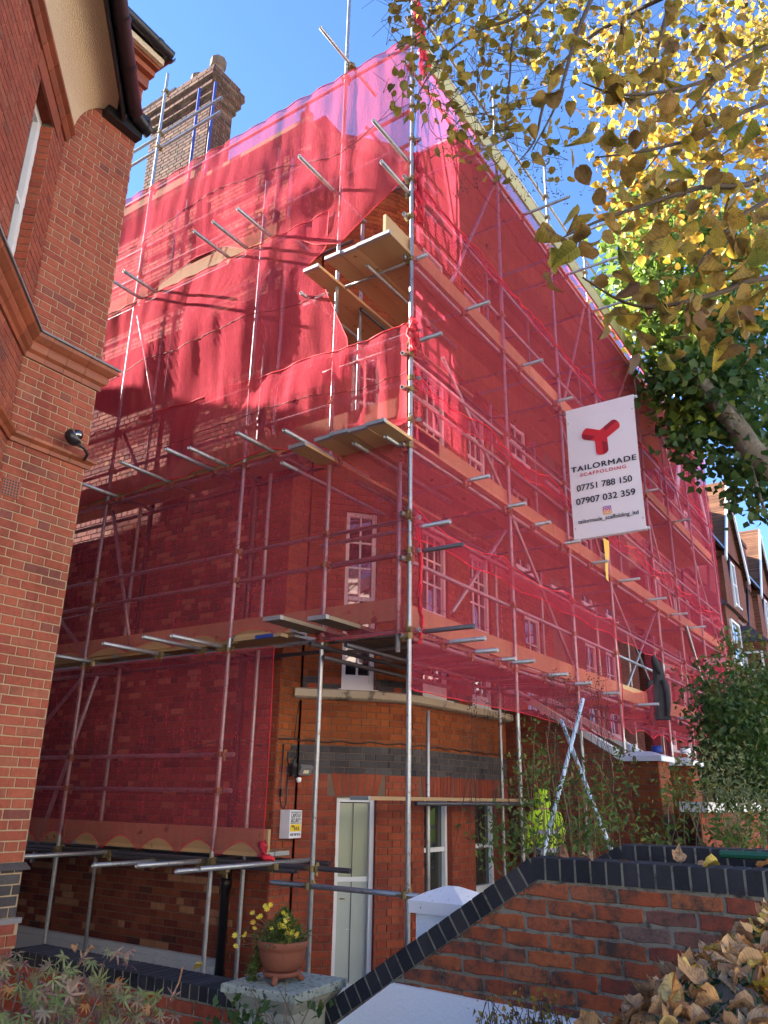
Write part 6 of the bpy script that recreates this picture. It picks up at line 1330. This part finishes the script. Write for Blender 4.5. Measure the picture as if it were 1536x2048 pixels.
shrub('fern_clump', 'low green fern between the second garden wall and the front wall', [(1420,1530,1650,1695,6.4,7,20),(1290,1340,1670,1695,6.2,6.8,6)], 16, .06, (.05,.09), 'leaf_shrub', lance_tpl(.16), up_stems([(1430,1520,1650,1690,6.5,6.9,6)], -1.56, rs), rs, .1, cat='fern')
shrub('spindly_shrub', 'sprig of small leaves standing against the stone pedestal', [(430,640,2000,2060,4.3,4.7,13)], 8, .04, (.035,.07), 'leaf_dark', small_tpl(.3), up_stems([(480,640,1960,2030,4.3,4.6,9)], -1.62, rs), rs, .3, 60)
shrub('barberry', 'bare dark red twiggy shrub at the foot of the painted wall', [(960,1130,2010,2060,2.9,3.3,26)], 10, .03, (.012,.03), 'leaf_near', small_tpl(.3), up_stems([(950,1140,1985,2040,2.9,3.3,40)], -1.62, rs, .08), rs, .3, 30, stem_r=.003, stem_mat='dark_red_iron')
# flowers in the terracotta bowl
FL = empty('potted_flowers', pc+Vector((0,0,.2)), 'yellow daisy-like flowers with fine green leaves trailing from the terracotta bowl', 'flowers')
C = pc+Vector((0,0,.2)); P = []
for i in range(2600):
    a, r = rs.uniform(0, 6.28), abs(rs.randn())*.075; P.append((C.x+r*math.cos(a), C.y+r*math.sin(a), C.z+rs.uniform(0,.19)*max(.3, 1-r/.22)))
sd = Vector((-.56,.83,0))
for i in range(500): t_ = rs.rand(); p = C+sd*(.13+.05*t_)+Vector((rs.randn()*.018, rs.randn()*.018, .02-.27*t_)); P.append(tuple(p))
leaf_parts('leaf', P[:80], list(rs.uniform(.02,.035,80)), MT['leaf_shrub'], FL, [lance_tpl(.2)], rs, -.3)
leaf_cloud('foliage', np.array(P[80:]), rs.uniform(.015,.035,len(P)-80), MT['leaf_shrub'], FL, lance_tpl(.2), rs, -.3)
V = [(0,0,.004)]; Fc = []
for k_ in range(8): a = k_*.7854; V += [(.5*math.cos(a-.36),.5*math.sin(a-.36),.1),(1.0*math.cos(a-.2),1.0*math.sin(a-.2),.2),(1.0*math.cos(a+.2),1.0*math.sin(a+.2),.2),(.5*math.cos(a+.36),.5*math.sin(a+.36),.1)]; b = 1+4*k_; Fc += [(0,b,b+3,0)][:0]+[(b,b+1,b+2,b+3)]
me = bpy.data.meshes.new('flower'); me.from_pydata(V, [], [tuple(f) for f in Fc]+[(0, 1+4*k_, 4+4*k_) for k_ in range(8)]); me.materials.append(MT['petal']); me.update()
fl_px = [(541,1810),(534,1818),(530,1812),(521,1833),(505,1826),(516,1836),(506,1845),(470,1871),(487,1873),(491,1868),(471,1893),(543,1858),(567,1825),(572,1832),(570,1842),(577,1838),(562,1855),(568,1852),(575,1858),(580,1862),(585,1848),(588,1862),(584,1866),(592,1872),(595,1868),(565,1889),(566,1893),(580,1880),(574,1868),(579,1853),(560,1850),(509,1857)]
for x, y in fl_px:
    p = at(x, y, (pc.x*cY+pc.y*sY)-rs.uniform(.02,.10)); z_ = Vector((-.6+rs.randn()*.4, -.5+rs.randn()*.4, .6)).normalized(); xx = z_.orthogonal().normalized(); yy = z_.cross(xx); s = rs.uniform(.013,.019)
    o = obj('flower', me, None, FL, Matrix(((xx.x*s,yy.x*s,z_.x*s,p.x),(xx.y*s,yy.y*s,z_.y*s,p.y),(xx.z*s,yy.z*s,z_.z*s,p.z),(0,0,0,1))))
    branch(FL, [C+(p-C)*.15+Vector((0,0,-.02)), C+(p-C)*.6+Vector((0,0,.01)), p], .0016, .001, 'stem', 'stalk', 2)

# Japanese maple at the lower left
JM = empty('japanese_maple', (1.5, 2.4, -1.62), 'Japanese maple with deeply cut grey green and pink leaves at the lower left', 'shrub')
P = px_cloud([(-40,150,1935,2070,2.0,2.5,110),(60,260,1955,2070,2.1,2.6,100),(200,350,1985,2070,2.2,2.6,45),(100,260,1900,1960,2.4,2.7,18),(0,60,1900,1950,2.2,2.5,14)], rs)
leaf_parts('leaf', [tuple(p) for p in P], list(rs.uniform(.026,.045,len(P))), MT['leaf_maple'], JM, [palm_tpl(1), palm_tpl(2,5), palm_tpl(3,5)], rs, .5, (-.4,-.4,.7))
for b_ in up_stems([(0,320,1930,2040,2.1,2.6,26)], -1.62, rs, .08): branch(JM, b_, .005, .0018, 'dark_red_iron', 'stem', 3)
m = MB(); m.tube(B((365,1935,3.2),(358,1965,3.1),(340,2000,3.05)), .004, .002, seg=5); o = m.build('dry_stalk', MT['leaf_fallen'], None); tag(o, 'single pale dry stalk leaning before the low coped wall', 'stalk')

# clipped hedge at the lower right with the fallen leaves lying on it
HG = empty('hedge', (2.7, .1, -1.62), 'clipped dark green hedge at the lower right strewn with fallen leaves', 'hedge')
def hedge_z(x, y): e = (y-.52)/.42; return -.415+.03*math.sin(x*5)*math.cos(y*7)+.02*(x-2.4)-(.24*max(0, e)**1.6 if e > 0 else 0)
rows = []
for i in range(25): x = 1.2+2.6*i/24; rows.append([Vector((x, -1.4+2.45*j/24, hedge_z(x, -1.4+2.45*j/24)-.03)) for j in range(25)]+[Vector((x, 1.08, -1.65))])
m = MB(); m.grid(rows); m.build('hedge_core', MT['soil'], HG, True)
P = []
for i in range(15000):
    x, y = rs.uniform(1.2,3.8), rs.uniform(-1.0,1.05); P.append((x, y, hedge_z(x,y)-.03+rs.uniform(0,.045)))
for i in range(5000): x = rs.uniform(1.2,3.8); P.append((x, 1.06+rs.uniform(-.02,.03), rs.uniform(-1.2, hedge_z(x,1.05))))
leaf_cloud('foliage', np.array(P), rs.uniform(.014,.026,len(P)), MT['hedge_green'], HG, lance_tpl(.22), rs, -.5)
fm = []
for k_ in range(6):
    V, Fc = lime_tpl([.5,-.6,.9,.3,-.3,.7][k_], [.5,.7,-.4,1.3,.2,.9][k_], .07, 20+k_); V = V.copy(); V[:,2] += .10*np.sin(V[:,1]*7+k_)*(.3+abs(V[:,0])*2); V[:,0] += .05*np.sin(V[:,1]*5+k_*2); me = np_mesh('fallen_leaf', V, Fc); fm.append(me)
LC = {'pale tan': leaf_mat('leaf_tan', [(0,(.50,.29,.13)),(.5,(.60,.39,.20)),(1,(.46,.25,.11))], .25, .55, True), 'russet brown': leaf_mat('leaf_russet', [(0,(.46,.20,.06)),(.5,(.54,.28,.09)),(1,(.32,.15,.07))], .25, .55, True), 'golden yellow': leaf_mat('leaf_gold', [(0,(.62,.42,.05)),(.6,(.66,.50,.10)),(1,(.55,.40,.16))], .25, .55, True)}
FLM = {}
def lay(p, s, lab, grp, tilt=.33):
    n_ = Vector((rs.randn()*tilt, rs.randn()*tilt, 1)).normalized(); a = rs.uniform(0,6.28); y_ = Vector((math.cos(a), math.sin(a), 0)); y_ = (y_-n_*y_.dot(n_)).normalized(); x_ = y_.cross(n_); z_ = n_
    if rs.rand() < .35: z_ = -z_; x_ = -x_
    cn = ('pale tan', 'russet brown', 'golden yellow')[min(2, int(rs.choice(3, p=[.48,.38,.14])))]; k_ = rs.randint(6); key = (k_, cn)
    if key not in FLM: me_ = fm[k_].copy(); me_.materials.append(LC[cn]); FLM[key] = me_
    lab = cn+' '+lab; grp = cn+' '+grp
    o = obj('fallen_leaf', FLM[key], None, None, Matrix(((x_.x*s,y_.x*s,z_.x*s,p[0]),(x_.y*s,y_.y*s,z_.y*s,p[1]),(x_.z*s,y_.z*s,z_.z*s,p[2]),(0,0,0,1)))); tag(o, lab, 'fallen leaf', grp)
cnt = 0; tries = 0
while cnt < 298 and tries < 9000:
    tries += 1; x, y = rs.uniform(1.3,3.7), rs.uniform(-.7,.98); p = Vector((x, y, hedge_z(x,y)+rs.uniform(.0,.035))); q_ = proj(p)
    if not q_ or not (1120 < q_[0] < 1580 and 1790 < q_[1] < 2090): continue
    if y > .72 and rs.rand() < .6: continue
    lay(p, rs.uniform(.038,.062), 'curled dead leaf fallen on the clipped hedge', 'fallen leaves on the hedge'); cnt += 1
for (x, y, z) in ((4.36,1.62,-.283),(4.40,1.45,-.285),(4.42,1.18,-.283),(4.36,.98,-.283),(4.38,.80,-.283),(4.45,1.05,-.285),(4.40,1.80,-.283)): lay((x,y,z), rs.uniform(.06,.085), 'dry leaf lying on the level blue brick coping of the front wall', 'fallen leaves on the coping', .15)
for (x, y, z) in ((4.28,5.6,-1.08),(4.25,5.35,-1.08),(4.3,4.3,-1.08)): lay((x,y,z), .06, 'small dry leaf on the coping of the low passage wall', 'fallen leaves on the low wall', .15)
